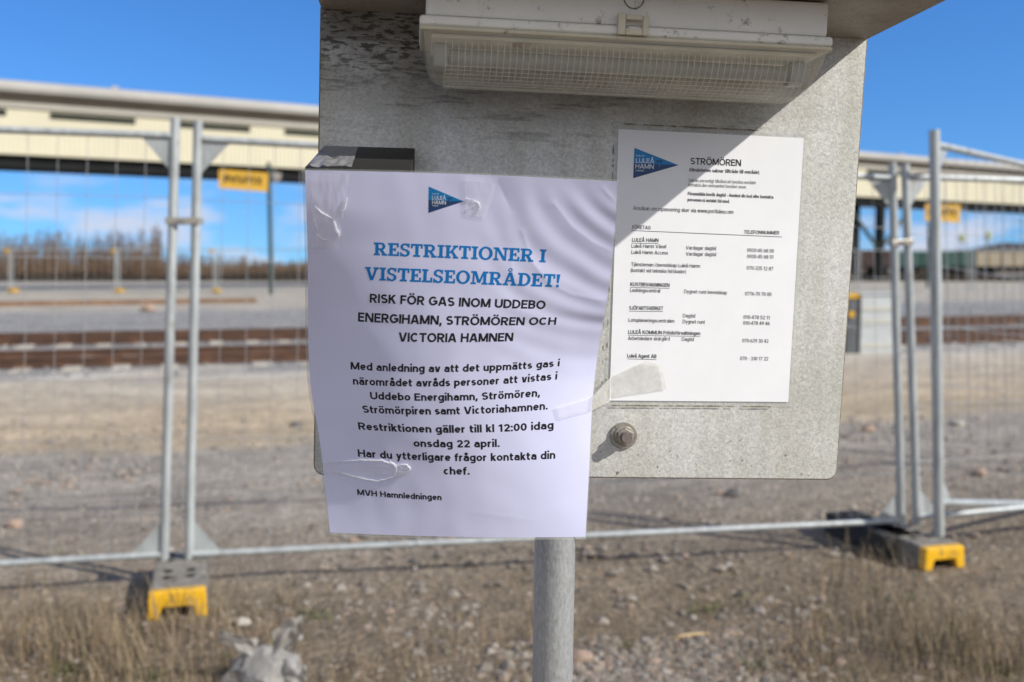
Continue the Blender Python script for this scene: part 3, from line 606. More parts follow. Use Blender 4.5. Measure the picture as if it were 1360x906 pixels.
def yard_sign(label, corners, polex, ptop, d, txt):
    tl, tr, br, bl = [aty(x, y, d) for x, y in corners]
    pb = aty(polex, ptop, d + 0.12); base = V((pb.x, pb.y, 0)); t = thing('yard_sign', label, 'sign', base, 'yellow signs on dark poles')
    m = MB(); m.tube([base, V((pb.x, pb.y, pb.z))], 0.10, 12); m.build('pole', M_dgreen, t, smooth=40)
    m = MB(); m.prism([tl, tr, br, bl], V((0, 0.05, 0))); f = m.build('sign_face', M_sign, t)
    m = MB(); vs, fs = font_mesh(txt, .20)
    def mp(x, y, k): return tl.lerp(tr, 0.10 + 0.80 * x).lerp(bl.lerp(br, 0.10 + 0.80 * x), 0.66 - 0.42 * y) + V((0, -0.006 - k * 1e-4, 0))
    m.add([mp(*p) for p in vs], fs); m.build('lettering', M_signt, f, recalc=False)
    m = MB(); m.box(V((pb.x, pb.y - 0.06, (tl.z + bl.z) / 2)), 0.35, 0.03, 0.06); m.build('bracket', M_dkgrey, t)
    return t
ys = yard_sign('yellow rectangular sign on a dark pole beside the left fence posts', ((291, 225), (356, 230), (355, 255), (290, 250)), 357, 216, 48, 'INSPIX')
q = aty(362, 230, 48.1); m = MB(); m.prism([q + V((-.02, 0, .05)), q + V((.42, 0, .0)), q + V((.36, 0, -.32)), q + V((.0, 0, -.5))], V((0, .06, 0))); m.build('lamp_shade', M_fasc, ys)
yard_sign('smaller yellow sign half hidden behind the rightmost fence post', ((1229, 271), (1276, 272), (1275, 296), (1228, 293)), 1236, 262, 62, 'INSPIX')

def cabinet():
    b = gnd(1160, 470); d = b.y; x0 = aty(1142, 470, d).x; x1 = aty(1186, 470, d).x; zt = aty(1160, 392, d).z; c = V(((x0 + x1) / 2, d + 0.22, 0))
    t = thing('utility_cabinet', 'light grey utility cabinet by the rails right of the board', 'cabinet', c)
    w = (x1 - x0) / 2; m = MB(); m.box(c + UZ * (zt / 2), w, 0.22, zt / 2); m.build('body', M_lgrey, t, bevel=0.012)
    m = MB(); m.box(c + UZ * (zt + 0.016), w + 0.015, 0.24, 0.015); m.build('lid', M_lgrey, t, bevel=0.006)
    for z in (0.77, 0.56, 0.14):
        m = MB(); m.box(c + V((0, -0.226, zt * z)), w - 0.005, 0.005, 0.030); m.build('band', M_ivory, t)
    x0 = aty(1124, 470, d).x; x1 = aty(1140.5, 470, d).x; zt = aty(1160, 397, d).z; c = V(((x0 + x1) / 2, d + 0.16, 0)); w = (x1 - x0) / 2
    t = thing('switch_post', 'narrow dark grey post with yellow cap beside the utility cabinet', 'post', c)
    m = MB(); m.box(c + UZ * (zt / 2), w, 0.13, zt / 2); m.build('body', M_dkgrey, t, bevel=0.01)
    m = MB(); m.box(c + UZ * (zt + 0.045), w + 0.02, 0.15, 0.044); m.build('cap', M_yel, t, bevel=0.01)
    m = MB(); m.tube([c + V((-w * 0.2, -0.135, zt * 0.72)), c + V((-w * 0.2, -0.15, zt * 0.72))], 0.055, 14); m.build('round_plate', M_yel, t)
cabinet()

# ================================================================== TEMPORARY FENCE
def lerp(a, b, t): return a + (b - a) * t
def fence_panel(label, L0, L1, R0, R1, drop=0.10, lift=0.12, rad=0.021, r2=0.016, name='mesh_fence', wires=True, group='temporary mesh fence panels', pts=None):
    """L0/L1 = top and foot of the left upright, R0/R1 of the right one; rails run between them"""
    t = thing(name, label, 'fence', (L1 + R1) / 2, group)
    for a, b in ((L0, L1), (R0, R1)):
        m = MB(); m.tube([b, lerp(b, a, 0.5), a], rad, 14); m.tube([a, a + (a - b).normalized() * 0.004], rad * 0.98, 14); m.build('upright', M_fence, t, smooth=40)
    def P(u, v):                                        # v 0 at the bottom rail, 1 at the top rail
        l = lerp(L1 + (L0 - L1).normalized() * lift, L0 + (L1 - L0).normalized() * drop, v)
        r = lerp(R1 + (R0 - R1).normalized() * lift, R0 + (R1 - R0).normalized() * drop, v); return lerp(l, r, u)
    for v, nm in ((1, 'top_rail'), (0, 'bottom_rail')):
        m = MB(); m.tube([P(0, v), P(1, v)], r2, 12); m.build(nm, M_fence, t, smooth=40)
    if not wires: return t
    nrm = (P(1, 0) - P(0, 0)).cross(P(0, 1) - P(0, 0)).normalized() * 0.0025
    for u, su in ((0, 1), (1, -1)):
        for v, sv in ((0, 1), (1, -1)):
            c = P(u, v); e = (P(1, v) - P(0, v)).normalized() * su; h = (P(u, 1) - P(u, 0)).normalized() * sv
            m = MB(); m.prism([c - nrm, c + e * 0.15 - nrm, c + e * 0.012 + h * 0.16 - nrm, c + h * 0.16 - nrm], nrm * 2); m.build('corner_plate', M_fence, t)
    W_ = (P(1, 0) - P(0, 0)).length; H_ = (P(0, 1) - P(0, 0)).length
    m = MB(); n = int(W_ / 0.118)
    for i in range(1, n): m.tube([P(i / n, 0), P(i / n, 1)], 0.0015, 5, cap=False)
    n = int(H_ / 0.26)
    for j in range(1, n): m.tube([P(0, j / n) + nrm, P(1, j / n) + nrm], 0.0017, 5, cap=False)
    m.build('wire_mesh', M_wire, t, smooth=True, recalc=False)
    return t
YA = gnd(217, 745, 0.12).y
LA0, LA1 = aty(233, 158, YA), aty(218, 745, YA)
LB0, LB1 = aty(263, 162, YA + 0.02), aty(251, 745, YA + 0.02)
YR = gnd(1196, 699, 0.12).y
RA0, RA1 = aty(1185, 217, YR), aty(1197, 699, YR)
RB0, RB1 = aty(1202, 219, YR + 0.03), aty(1218, 697, YR + 0.03)
YC = gnd(1247, 711, 0.12).y
RC0, RC1 = aty(1241, 174, YC), aty(1247, 711, YC)
dl = V((-3.42, -0.80, 0.03)); fence_panel('grey mesh fence panel running out of the photo at the left', LA0 + dl, LA1 + dl, LA0, LA1, 0.075, 0.03)
fence_panel('middle grey mesh fence panel passing behind the notice board', LB0, LB1, RA0, RA1, 0.075, 0.03)
dr = V((3.35, 1.05, 0.0)); fence_panel('grey mesh fence panel behind the thick right hand post', RB0, RB1, RB0 + dr, RB1 + dr, 0.06, 0.04)
YE = 5.75; RD0, RD1 = aty(1372, 206, YE), aty(1372, 669, YE)
ux = (RD0 - RC0) * 2.6
fence_panel('front right fence panel with a thick leaning post in front', RC0, RC1, RC0 + ux + V((0, 0, 0.0)), RC1 + (RD1 - V((0, 0, 0.17)) - RC1) * 2.6, 0.065, 0.17, 0.026, 0.018)

def clamp(a, b, label):
    c = (a + b) / 2; t = thing('pipe_coupler', label, 'clamp', c, 'fence clamps'); d = (b - a).normalized()
    m = MB(); m.box(c + V((0, -0.026, 0)), (b - a).length / 2 + 0.024, 0.004, 0.015, (d, V((0, 1, 0)), UZ)); m.box(c + V((0, 0.026, 0)), (b - a).length / 2 + 0.024, 0.004, 0.015, (d, V((0, 1, 0)), UZ)); m.build('strap', M_bolt, t, bevel=0.002)
    m = MB(); m.tube([c + V((0, -0.045, 0)), c + V((0, 0.04, 0))], 0.007, 8); m.tube([c + V((0, -0.044, 0)), c + V((0, -0.031, 0))], 0.013, 6); m.build('bolt', M_bolt, t)
clamp(lerp(LA1, LA0, 0.775), lerp(LB1, LB0, 0.78), 'steel clamp joining the two left fence posts')
clamp(lerp(RA1, RA0, 0.785), lerp(RB1, RB0, 0.79), 'bright steel clamp joining the two right fence posts')

def foot(label, px, w_px, ybase, hgt, length, yaw=0.0, yellow=True):
    b = gnd(px, ybase); w = w_px * b.y / F; ax = (V((math.cos(yaw), math.sin(yaw), 0)), V((-math.sin(yaw), math.cos(yaw), 0)), UZ)
    t = thing('concrete_block', label, 'fence foot', b + ax[1] * (length / 2), 'fence feet')
    def L(x, y, z): return b + ax[0] * x + ax[1] * y + UZ * z
    m = MB(); e = 0.055 if yellow else 0
    m.prism([L(x * w / 2, e, z) for x, z in ((-1, 0.0), (-.92, hgt), (.92, hgt), (1, 0.0), (.55, 0.0), (.48, .045), (-.48, .045), (-.55, 0.0))], ax[1] * (length - e))
    bl = m.build('block', M_foot if yellow else M_shadeblock, t, bevel=0.012)
    for y in (0.18, 0.27, 0.45, length - 0.1):
        for x in (-.2, .2):
            m = MB(); m.tube([L(x * w, y, hgt - 0.0), L(x * w, y, hgt + 0.003)], 0.02, 12); m.build('socket', M_under, bl)
    if yellow:
        m = MB(); m.prism([L(x * w / 2, 0, z) for x, z in ((-1, 0.0), (-.95, hgt * .97), (.95, hgt * .97), (1, 0.0), (.62, 0.0), (.52, .05), (-.52, .05), (-.62, 0.0))], ax[1] * (e - 0.002))
        m.build('reflective_end', M_yel, t, bevel=0.01)
foot('concrete fence foot with yellow end under the two left posts', 236, 78, 822, 0.125, 0.62, 0.28)
foot('concrete fence foot with yellow end under the right hand posts', 1255, 65, 757, 0.115, 0.62, 0.28)
foot('plain dark fence foot hidden in grass left of the right yellow one', 1201, 56, 742, 0.115, 0.55, 0.28, False)

def far_fence(label, pxs, ytop, ybot, group):
    d = gnd(680, ybot).y
    for k, (a, b) in enumerate(zip(pxs, pxs[1:])):
        l1, l0, r1, r0 = aty(a, ybot, d), aty(a, ytop, d), aty(b, ybot, d), aty(b, ytop, d)
        t = fence_panel(label[k], l0 + V((.08, 0, 0)), l1 + V((.08, 0, 0)), r0 - V((.08, 0, 0)), r1 - V((.08, 0, 0)), 0.05, 0.12, 0.035, 0.025, 'site_fence', False, group)
        m = MB(); n = 14
        for i in range(1, n): m.tube([lerp(l1, r1, i / n) + UZ * .14, lerp(l0, r0, i / n)], 0.006, 4, cap=False)
        m.build('wire_mesh', M_wire, t, recalc=False)
    return d
FL = ['far fence panel by the treeline running out at the left edge', 'far fence panel in front of the trees, left of the near posts', 'far fence panel in front of the trees, right of the near posts', 'far fence panel by the treeline partly hidden by the paper notice']
px_l = [-130, 14, 156, 286, 425]
dF = far_fence(FL, px_l, 330, 389, 'far fence panels at the left')
for i, px in enumerate(px_l[1:4]):
    p = aty(px, 393, dF - 0.3); nm = ('leftmost', 'middle', 'rightmost')[i]; p.z = 0
    t = thing('plastic_block', nm + ' of three yellow fence feet in front of the treeline', 'fence foot', p, 'far yellow fence feet')
    m = MB(); m.prism([p + V((x * 0.15, 0, z)) for x, z in ((-1, 0), (-.9, .22), (.9, .22), (1, 0), (.5, 0), (.4, .1), (-.4, .1), (-.5, 0))], V((0, .7, 0))); m.build('block', M_yelf, t, bevel=0.03)
    q = aty(px - 5, 333, dF - 0.06); t = thing('amber_reflector', nm + ' of three amber reflectors on the far fence posts', 'reflector', q, 'far fence reflectors')
    m = MB(); m.box(q, 0.11, 0.02, 0.11); m.build('plate', M_yelf, t, bevel=0.03)
far_fence(['far fence panel in front of the maroon wagon', 'far fence panel in front of the green wagon', 'far fence panel before the beige wagon at the right edge'], [1046, 1140, 1291, 1420], 331, 387, 'far fence panels at the right')

# ================================================================== SIGN STAND: board, roof, post, bolt
PSI = R(5.5); ROL = R(1.75)
xb = V((math.cos(PSI), math.sin(PSI), 0)); UB = (xb * math.cos(ROL) - UZ * math.sin(ROL)).normalized(); VB = (xb * math.sin(ROL) + UZ * math.cos(ROL)).normalized()
NB = UB.cross(VB).normalized()                        # towards the camera
B0 = at(940, 353, 1.15)
MBD = Matrix(((UB.x, -NB.x, VB.x, B0.x), (UB.y, -NB.y, VB.y, B0.y), (UB.z, -NB.z, VB.z, B0.z), (0, 0, 0, 1)))
AXB = (UB, -NB, VB)
def bp(px, py, off=0.0):                              # pixel -> point on the plane lying `off` in front of the board
    r = ray(px, py); o = B0 + NB * off; return CAM + r * ((o - CAM).dot(NB) / r.dot(NB))
def ab(p): q = p - B0; return V((q.dot(UB), q.dot(VB), q.dot(NB)))
def wp(a, b, c=0.0): return B0 + UB * a + VB * b + NB * c

tl, tr, br_, bl_ = ab(bp(427, 12)), ab(bp(1151, 53)), ab(bp(1110, 636)), ab(bp(418, 630))
post_y = 1.215
p1 = aty(737, 720, post_y); p2 = aty(733.5, 906, post_y); pd = (p2 - p1) / (p2.z - p1.z)
def post_at(z): return p1 + pd * (z - p1.z)
stand = thing('sign_stand', 'galvanised notice board with a folded rain roof on a round post', 'notice board', post_at(0))
m = MB()                                              # the panel, rounded lower corners
def corner(c, sx, rad=0.011):
    return [(c.x + sx * rad * (math.cos(g) - 1) * 1, c.y + rad * (1 - math.sin(g))) for g in [R(90) * k / 5 for k in range(6)]]
poly = [(tl.x, tl.y + 0.002), (tr.x, tr.y + 0.002)]
rc = [(br_.x - 0.011 + 0.011 * math.cos(g), br_.y + 0.011 - 0.011 * math.sin(g)) for g in [R(18) * k for k in range(6)]]
lc = [(bl_.x + 0.011 - 0.011 * math.sin(g), bl_.y + 0.011 - 0.011 * math.cos(g)) for g in [R(18) * k for k in range(6)]]
poly += rc + lc
m.prism([wp(a, b) for a, b in poly], -NB * 0.003)
m.build('panel', M_board, stand, M=MBD)
m = MB()                                              # grimy cut edge of the sheet
for (a, b), (c, d) in zip(poly[1:], poly[2:] + poly[:1]):
    if True: m.tube([wp(a, b, -0.0016), wp(c, d, -0.0016)], 0.0016, 6)
m.build('panel_edge', M_edge, stand, M=MBD)
ROOF = 0.205
m = MB()                                              # roof sheet folded off the top edge, a small gap-free bend
m.prism([wp(tl.x, tl.y + 0.0005, -0.004), wp(tr.x, tr.y + 0.0005, -0.004), wp(tr.x, tr.y + 0.0005, ROOF), wp(tl.x, tl.y + 0.0005, ROOF)], VB * 0.003)
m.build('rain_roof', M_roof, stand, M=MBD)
m = MB(); m.tube([post_at(-0.3), post_at(wp(0, tl.y - 0.03).z)], 0.0254, 40); m.build('post', M_pipe, stand, smooth=40)
for bb in (0.10, -0.12):                              # saddles that hold the sheet to the post, behind
    c = post_at(wp(0, bb).z); m = MB()
    m.tube([c + V((0.0254 * 1.12 * math.cos(g), 0.0254 * 1.12 * math.sin(g), 0)) for g in [R(-20 + 220 * k / 12) for k in range(13)]], 0.006, 8); m.build('saddle_clamp', M_bolt, stand, smooth=True)
c = ab(bp(828, 578)); m = MB()
m.tube([wp(c.x, c.y, 0.0005), wp(c.x, c.y, 0.003)], 0.0158, 36); wa = m.build('washer', M_bolt, stand, M=MBD, bevel=0.0008)
m = MB(); m.tube([wp(c.x, c.y, 0.003), wp(c.x, c.y, 0.006)], [0.0118, 0.0112], 32); m.tube([wp(c.x, c.y, 0.006), wp(c.x, c.y, 0.0135)], 0.0098, 6); m.build('nut', M_bolt, wa, M=MBD, bevel=0.0007)
m = MB(); m.tube([wp(c.x, c.y, 0.0135), wp(c.x, c.y, 0.019)], 0.0058, 24)
for k in range(4): m.tube([wp(c.x, c.y, 0.0137 + k * 0.0013), wp(c.x, c.y, 0.0143 + k * 0.0013)], 0.0062, 24)
m.build('stud', M_stud, wa, M=MBD)

# ================================================================== BULKHEAD LAMP under the roof
def lamp():
    CF, CB = 0.150, 0.046
    l0 = ab(bp(557, 28, CF)); r0 = ab(bp(1107, 57, CF)); a0, a1 = l0.x, r0.x; bm_ = (l0.y + r0.y) / 2
    ft, fb = bm_ + 0.0065, bm_ - 0.0065
    root = thing('bulkhead_lamp', 'weathered white fluorescent lamp with ribbed clear cover under the roof', 'lamp', wp((a0 + a1) / 2, tl.y, (CF + CB) / 2))
    def bx(mm, x0, x1, y0, y1, c0, c1): mm.box(wp((x0 + x1) / 2, (y0 + y1) / 2, (c0 + c1) / 2), (x1 - x0) / 2, (c1 - c0) / 2, (y1 - y0) / 2, AXB)
    m = MB(); bx(m, a0 + 0.006, a1 - 0.005, ft + 0.0005, min(tl.y, tr.y) - 0.001, CB + 0.006, CF - 0.004); hs = m.build('housing', M_lampw, root, M=MBD, bevel=0.003)
    m = MB(); bx(m, a0, a1, fb + 0.003, ft, CB, CF); m.build('flange', M_lampw, root, M=MBD, bevel=0.004, seg=3)
    m = MB(); bx(m, a0 + 0.001, a1 - 0.001, fb - 0.0012, fb + 0.0027, CB + 0.001, CF + 0.0012); m.build('gasket', M_lampc, root, M=MBD, bevel=0.0016)
    # ribbed trough: profile runs from the front lip under the lamp to the back lip
    prof = [(CF - 0.002, 0), (CF - 0.003, -0.010), (CF - 0.006, -0.022), (CF - 0.011, -0.031), (CF - 0.020, -0.037), (CF - 0.035, -0.041), (CF - 0.052, -0.043), (CF - 0.070, -0.042), (CF - 0.085, -0.037), (CB + 0.010, -0.028), (CB + 0.004, -0.012), (CB + 0.003, 0)]
    cm = (CF + CB) / 2
    ends = [(0.0, 0.0, 1.0), (0.0012, 0.30, 0.995), (0.004, 0.62, 0.97), (0.009, 0.86, 0.94), (0.016, 0.97, 0.92), (0.024, 1.0, 0.92)]
    La, Lb = a0 + 0.004, a1 - 0.004
    rings = [(La + e, s, w) for e, s, w in ends] + [(Lb - e, s, w) for e, s, w in reversed(ends)]
    def pt(a, s, w, k, out=0.0):
        c, b = prof[k]; q = V((c - cm, b + 0.012)); q = q + q.normalized() * out
        return wp(a, fb - 0.001 + (q.y - 0.012) * s if s > 0 else fb - 0.001, cm + q.x * (0.94 + 0.06 * s))
    m = MB(); n = len(prof)
    vs = [pt(a, s, w, k) for a, s, w in rings for k in range(n)]
    m.add(vs, [(i * n + k, i * n + k + 1, (i + 1) * n + k + 1, (i + 1) * n + k) for i in range(len(rings) - 1) for k in range(n - 1)])
    nr = 58
    for i in range(nr):
        a = La + 0.022 + (Lb - La - 0.044) * i / (nr - 1)
        m.tube([pt(a, 1, 1, k, 0.0004) for k in range(1, n - 1)], 0.00045, 5, 1, False)
    for k in range(3, 10):
        for f in (0.0, 0.5):
            if k == 9 and f: continue
            A = [lerp(pt(a, 1, 1, k, 0.0004), pt(a, 1, 1, k + 1, 0.0004), f) for a in (La + 0.022, Lb - 0.022)]
            m.tube(A, 0.00036, 5, 1, False)
    m.build('ribbed_cover', [M_lens, M_rib], root, M=MBD, smooth=True, recalc=False)
    m = MB(); bx(m, a0 + 0.012, a1 - 0.012, fb - 0.006, fb - 0.0022, CB + 0.008, CF - 0.010); tr_ = m.build('gear_tray', M_tray, root, M=MBD, bevel=0.001)
    m = MB(); m.tube([wp(a0 + 0.03, fb - 0.017, cm + 0.006), wp(a1 - 0.03, fb - 0.017, cm + 0.006)], 0.008, 16); m.build('tube_lamp', M_tube, root, M=MBD, smooth=40)
    for a in (a0 + 0.022, a1 - 0.022):
        m = MB(); bx(m, a - 0.007, a + 0.007, fb - 0.029, fb - 0.0062, cm - 0.008, cm + 0.02); m.build('lamp_holder', M_tube, root, M=MBD, bevel=0.002)
    p = ab(bp(690, 58, CF - 0.012)); m = MB(); bx(m, p.x - 0.006, p.x + 0.003, fb - 0.0095, fb - 0.0063, CF - 0.020, CF - 0.016); m.build('red_mark', M_red, tr_, M=MBD)
    m = MB(); bx(m, p.x + 0.007, p.x + 0.013, fb - 0.012, fb - 0.0063, CF - 0.020, CF - 0.016); m.build('amber_mark', M_amber, tr_, M=MBD)
    p = ab(bp(841, 33, CF)); m = MB()                     # retaining clip: a small frame with an open middle
    bx(m, p.x - 0.016, p.x - 0.0085, p.y - 0.011, p.y + 0.010, CF + 0.0015, CF + 0.006); bx(m, p.x + 0.0085, p.x + 0.014, p.y - 0.011, p.y + 0.008, CF + 0.0015, CF + 0.006)
    bx(m, p.x - 0.0083, p.x + 0.0083, p.y + 0.0035, p.y + 0.009, CF + 0.0015, CF + 0.0055); bx(m, p.x - 0.0083, p.x + 0.0083, p.y - 0.011, p.y - 0.005, CF + 0.0015, CF + 0.0065); m.build('cover_clip', M_lampc, root, M=MBD, bevel=0.001)
    p = ab(bp(842, -2, CF - 0.004)); m = MB()
    m.tube([wp(p.x + 0.0098 * math.cos(g), p.y + 0.0098 * math.sin(g), CF - 0.0038) for g in [R(12 * k) for k in range(31)]], 0.0007, 5); m.build('knockout_ring', M_edge, hs, M=MBD)
lamp()

# ================================================================== LETTERING
def thin_quad(m, a, b, w, up, off): m.add([a - up * w + off, b - up * w + off, b + up * w + off, a + up * w + off], [(0, 1, 2, 3)])
def refine(vs, fs, pos, lim, rounds=3):
    bm = bmesh.new(); vv = [bm.verts.new((x, y, 0)) for x, y in vs]
    for f in fs:
        try: bm.faces.new([vv[i] for i in f])
        except ValueError: pass
    bmesh.ops.triangulate(bm, faces=bm.faces)
    for _ in range(rounds):
        es = [e for e in bm.edges if (pos(*e.verts[0].co.xy) - pos(*e.verts[1].co.xy)).length > lim]
        if not es: break
        bmesh.ops.subdivide_edges(bm, edges=es, cuts=1, use_grid_fill=False); bmesh.ops.triangulate(bm, faces=[f for f in bm.faces if len(f.verts) > 3])
    bm.verts.index_update(); out = [(v.co.x, v.co.y) for v in bm.verts], [tuple(v.index for v in f.verts) for f in bm.faces]; bm.free(); return out

# ---- white contact sheet on the board
def contact_sheet():
    q = [ab(bp(x, y, 0.0015)) for x, y in ((821.5, 171.5), (1067.5, 183.5), (1047, 534), (809.5, 532))]
    root = thing('contact_sheet', 'white typed contact list headed STRÖMÖREN, taped to the board', 'notice', wp((q[2].x + q[3].x) / 2, q[2].y, 0.001))
    def P(u, v, o=0.0):
        a = q[0].lerp(q[1], u); b = q[3].lerp(q[2], u); p = a.lerp(b, v)
        return wp(p.x, p.y, 0.0014 + 0.00012 * noise.noise(V((u * 3, v * 3.5, 4))) + o)
    m = MB(); m.grid(lambda u, v: P(u, v), 24, 34); m.build('sheet', M_sheet, root, M=MBD, smooth=True, solid=0.0004, recalc=False)
    m = MB()
    for (u0, u1, v0, v1) in ((-.024, 1.022, -.022, 0), (-.024, 1.022, 1, 1.018), (-.024, 0, 0, 1), (1, 1.022, 0, 1)):
        m.grid(lambda u, v: P(u0 + (u1 - u0) * u, v0 + (v1 - v0) * v, 0.0), 12, 12)
    # grime collected along the laminate's rim
    for i in range(150):
        s_ = random.random(); side = random.choice('tlbbt'); w = random.uniform(0.0008, 0.0022); k = random.uniform(0.0008, 0.006)
        u, v = {'t': (s_ * 0.75, -.020), 'l': (-.024, s_), 'b': (s_ * 0.9, 1.018)}[side]
        p = ab(P(u, v)); n_ = 6
        hx, hy = (k, w * 0.5) if side != 'l' else (w * 0.5, k)
        m.add([wp(p.x + hx * math.cos(g) * random.uniform(.6, 1.2), p.y + hy * math.sin(g) * random.uniform(.6, 1.2), 0.0024 + i * 1e-6) for g in [k_ * 1.047 for k_ in range(6)]], [tuple(range(6))], 1)
    m.build('laminate_border', [M_lam, M_edge], root, M=MBD, recalc=False)
    OFF = 0.00165
    up = (bp(825, 173, 0) - bp(821, 300, 0)).normalized()
    def line(name, mt, txt, x0, y0, x1, y1, cap, w, par=None, ul=False, off=OFF):
        m = MB(); a, b = bp(x0, y0, off), bp(x1, y1, off); h = cap * 1.15 / F
        vs, fs = font_mesh(txt, w); m.add([a + (b - a) * x + VB * (y * h) + NB * ((k % 30) * 1e-6) for x, y, k in vs], fs)
        if ul:
            a, b = bp(x0, y0 + 1.5, off), bp(x1, y1 + 1.5, off); t = 0.55 * 1.15 / F; m.add([a, b, b - VB * t, a - VB * t], [(3, 2, 1, 0)])
        m.build(name, mt, par or root, M=MBD, recalc=False)
    line('printed_title', M_black, 'STRÖMÖREN', 916.8, 218.3, 984.1, 220.8, 8.6, .17)
    for t, x0, y0, x1, y1, c in (('Allmänheten saknar tillträde till området.', 915.1, 227.7, 1009.3, 231.3, 4.6), ('Föranmälda besök dagtid - Använd din kod eller kontakta', 913.5, 259.2, 1027.1, 264.0, 4.3), ('personen ni avtalat tid med.', 913.3, 267.2, 969.0, 269.7, 4.3)):
        line('printed_bold_line', M_dark, t, x0, y0, x1, y1, c, .19)
    line('printed_fine_line', M_grey, 'Saknas personligt tillstånd att besöka området', 914.3, 241.4, 1004.1, 244.9, 4.3, .14)
    line('printed_fine_line', M_grey, 'kontakta den verksamhet besöket avser.', 913.9, 247.5, 991.9, 250.6, 4.3, .14)
    line('printed_web_line', M_dark, 'Ansökan om inpassering sker via www.portlulea.com', 840.7, 278.9, 974.1, 284.2, 5.2, .135)
    line('printed_column_title', M_dark, 'FÖRETAG', 839.8, 304.3, 864.2, 304.9, 4.9, .16); line('printed_column_title', M_dark, 'TELEFONNUMMER', 987.9, 310.4, 1034.9, 311.6, 4.7, .16)
    m = MB(); a, b = bp(838.4, 305.8, OFF), bp(1038.7, 314.4, OFF); m.add([a, b, b - VB * 0.0006, a - VB * 0.0006], [(3, 2, 1, 0)]); m.build('table_rule', M_dark, root, M=MBD, recalc=False)
    for t, x0, y0, x1, y1 in (('LULEÅ HAMN', 839.4, 321.1, 874.5, 321.7), ('KUSTBEVAKNINGEN', 837.3, 379.9, 889.2, 381.3), ('SJÖFARTSVERKET', 835.7, 411.4, 880.7, 412.1),
                              ('LULEÅ KOMMUN Fritidsförvaltningen', 834.3, 443.4, 930.0, 445.2), ('Luleå Agent AB', 833.1, 474.9, 871.9, 475.8)):
        line('printed_company_name', M_dark, t, x0, y0, x1, y1, 5.0, .175, ul=True)
    for t, x0, y0, x1, y1 in (('Luleå Hamn Växel', 838.8, 329, 884.7, 329.9), ('Luleå Hamn Access', 838.6, 337.2, 887.2, 338.3), ('Vardagar dagtid', 910.9, 331.4, 951, 332.4), ('Vardagar dagtid', 910.9, 339.5, 951, 340.4),
                              ('Tjänsteman i beredskap Luleå Hamn', 838.2, 353.4, 929.8, 355.8), ('(kontakt vid tekniska fel/skador)', 837.8, 361.3, 911, 363.2), ('Ledningscentral', 836.9, 387.8, 876.7, 388.7),
                              ('Dygnet runt beredskap', 908.5, 389.4, 965.5, 391.2), ('Dagtid', 906.9, 421.6, 923.3, 422), ('Lotsplaneringscentralen', 834.8, 427.4, 895.7, 428.8), ('Dygnet runt', 906.6, 429.5, 936.3, 430.2),
                              ('Arbetsledare skärgård', 834.1, 451.7, 889.5, 452.4), ('Dagtid', 905.5, 452.9, 921.5, 453.1)):
        line('printed_contact_line', M_dark, t, x0, y0, x1, y1, 4.9, .135)
    for t, x0, y0, x1, y1 in (('0920-45 68 00', 992.3, 334.7, 1027.8, 335.8), ('0920-45 68 01', 992.1, 342.9, 1027.3, 343.9), ('070-325 12 87', 991.7, 358.1, 1026.9, 359.5), ('0776-70 70 00', 989.4, 392.4, 1024.6, 393.3),
                              ('010-478 52 11', 987.5, 423.4, 1022.5, 424.4), ('010-478 49 46', 987.1, 431.3, 1022.3, 432), ('070-629 30 42', 985.9, 454.7, 1020.4, 455.4), ('070 - 330 17 22', 983.1, 478.4, 1020.2, 478.9)):
        line('printed_phone_number', M_dark, t, x0, y0, x1, y1, 4.9, .135)
    # pennant logo
    o1, o2 = 0.00165, 0.00172
    m = MB(); m.add([bp(842.6, 196.4, o1), bp(841.7, 216.7, o1), bp(901.1, 219.4, o1)], [(0, 1, 2)]); m.add([bp(841.7, 216.7, o1), bp(840.9, 236.8, o1), bp(901.1, 219.4, o1)], [(0, 1, 2)], 1)
    lg = m.build('pennant_logo', [M_lblue, M_navy], root, M=MBD, recalc=False)
    for t, x0, y0, x1, y1, c, w in (('PORT OF', 844.9, 208, 856, 208.3, 2.0, .16), ('LULEÅ', 844.3, 216.3, 868.8, 216.9, 5.9, .16), ('HAMN', 843.8, 223.7, 868.3, 224.4, 5.9, .16), ('SWEDEN', 844.1, 227.5, 855.2, 227.8, 1.9, .16)):
        line('logo_lettering', M_lwhite, t, x0, y0, x1, y1, c, w, lg, off=o2)
    m = MB(); m.add([bp(871.4, 213.0, o2), bp(875.8, 223.2, o2), bp(880.6, 213.4, o2)], [(0, 1, 2)]); m.add([bp(873.4, 215.4, o2 + 0.00006), bp(875.8, 222.6, o2 + 0.00006), bp(878.6, 215.6, o2 + 0.00006)], [(0, 1, 2)], 1)
    m.build('logo_emblem', [M_navy, M_lblue], lg, M=MBD, recalc=False)
contact_sheet()

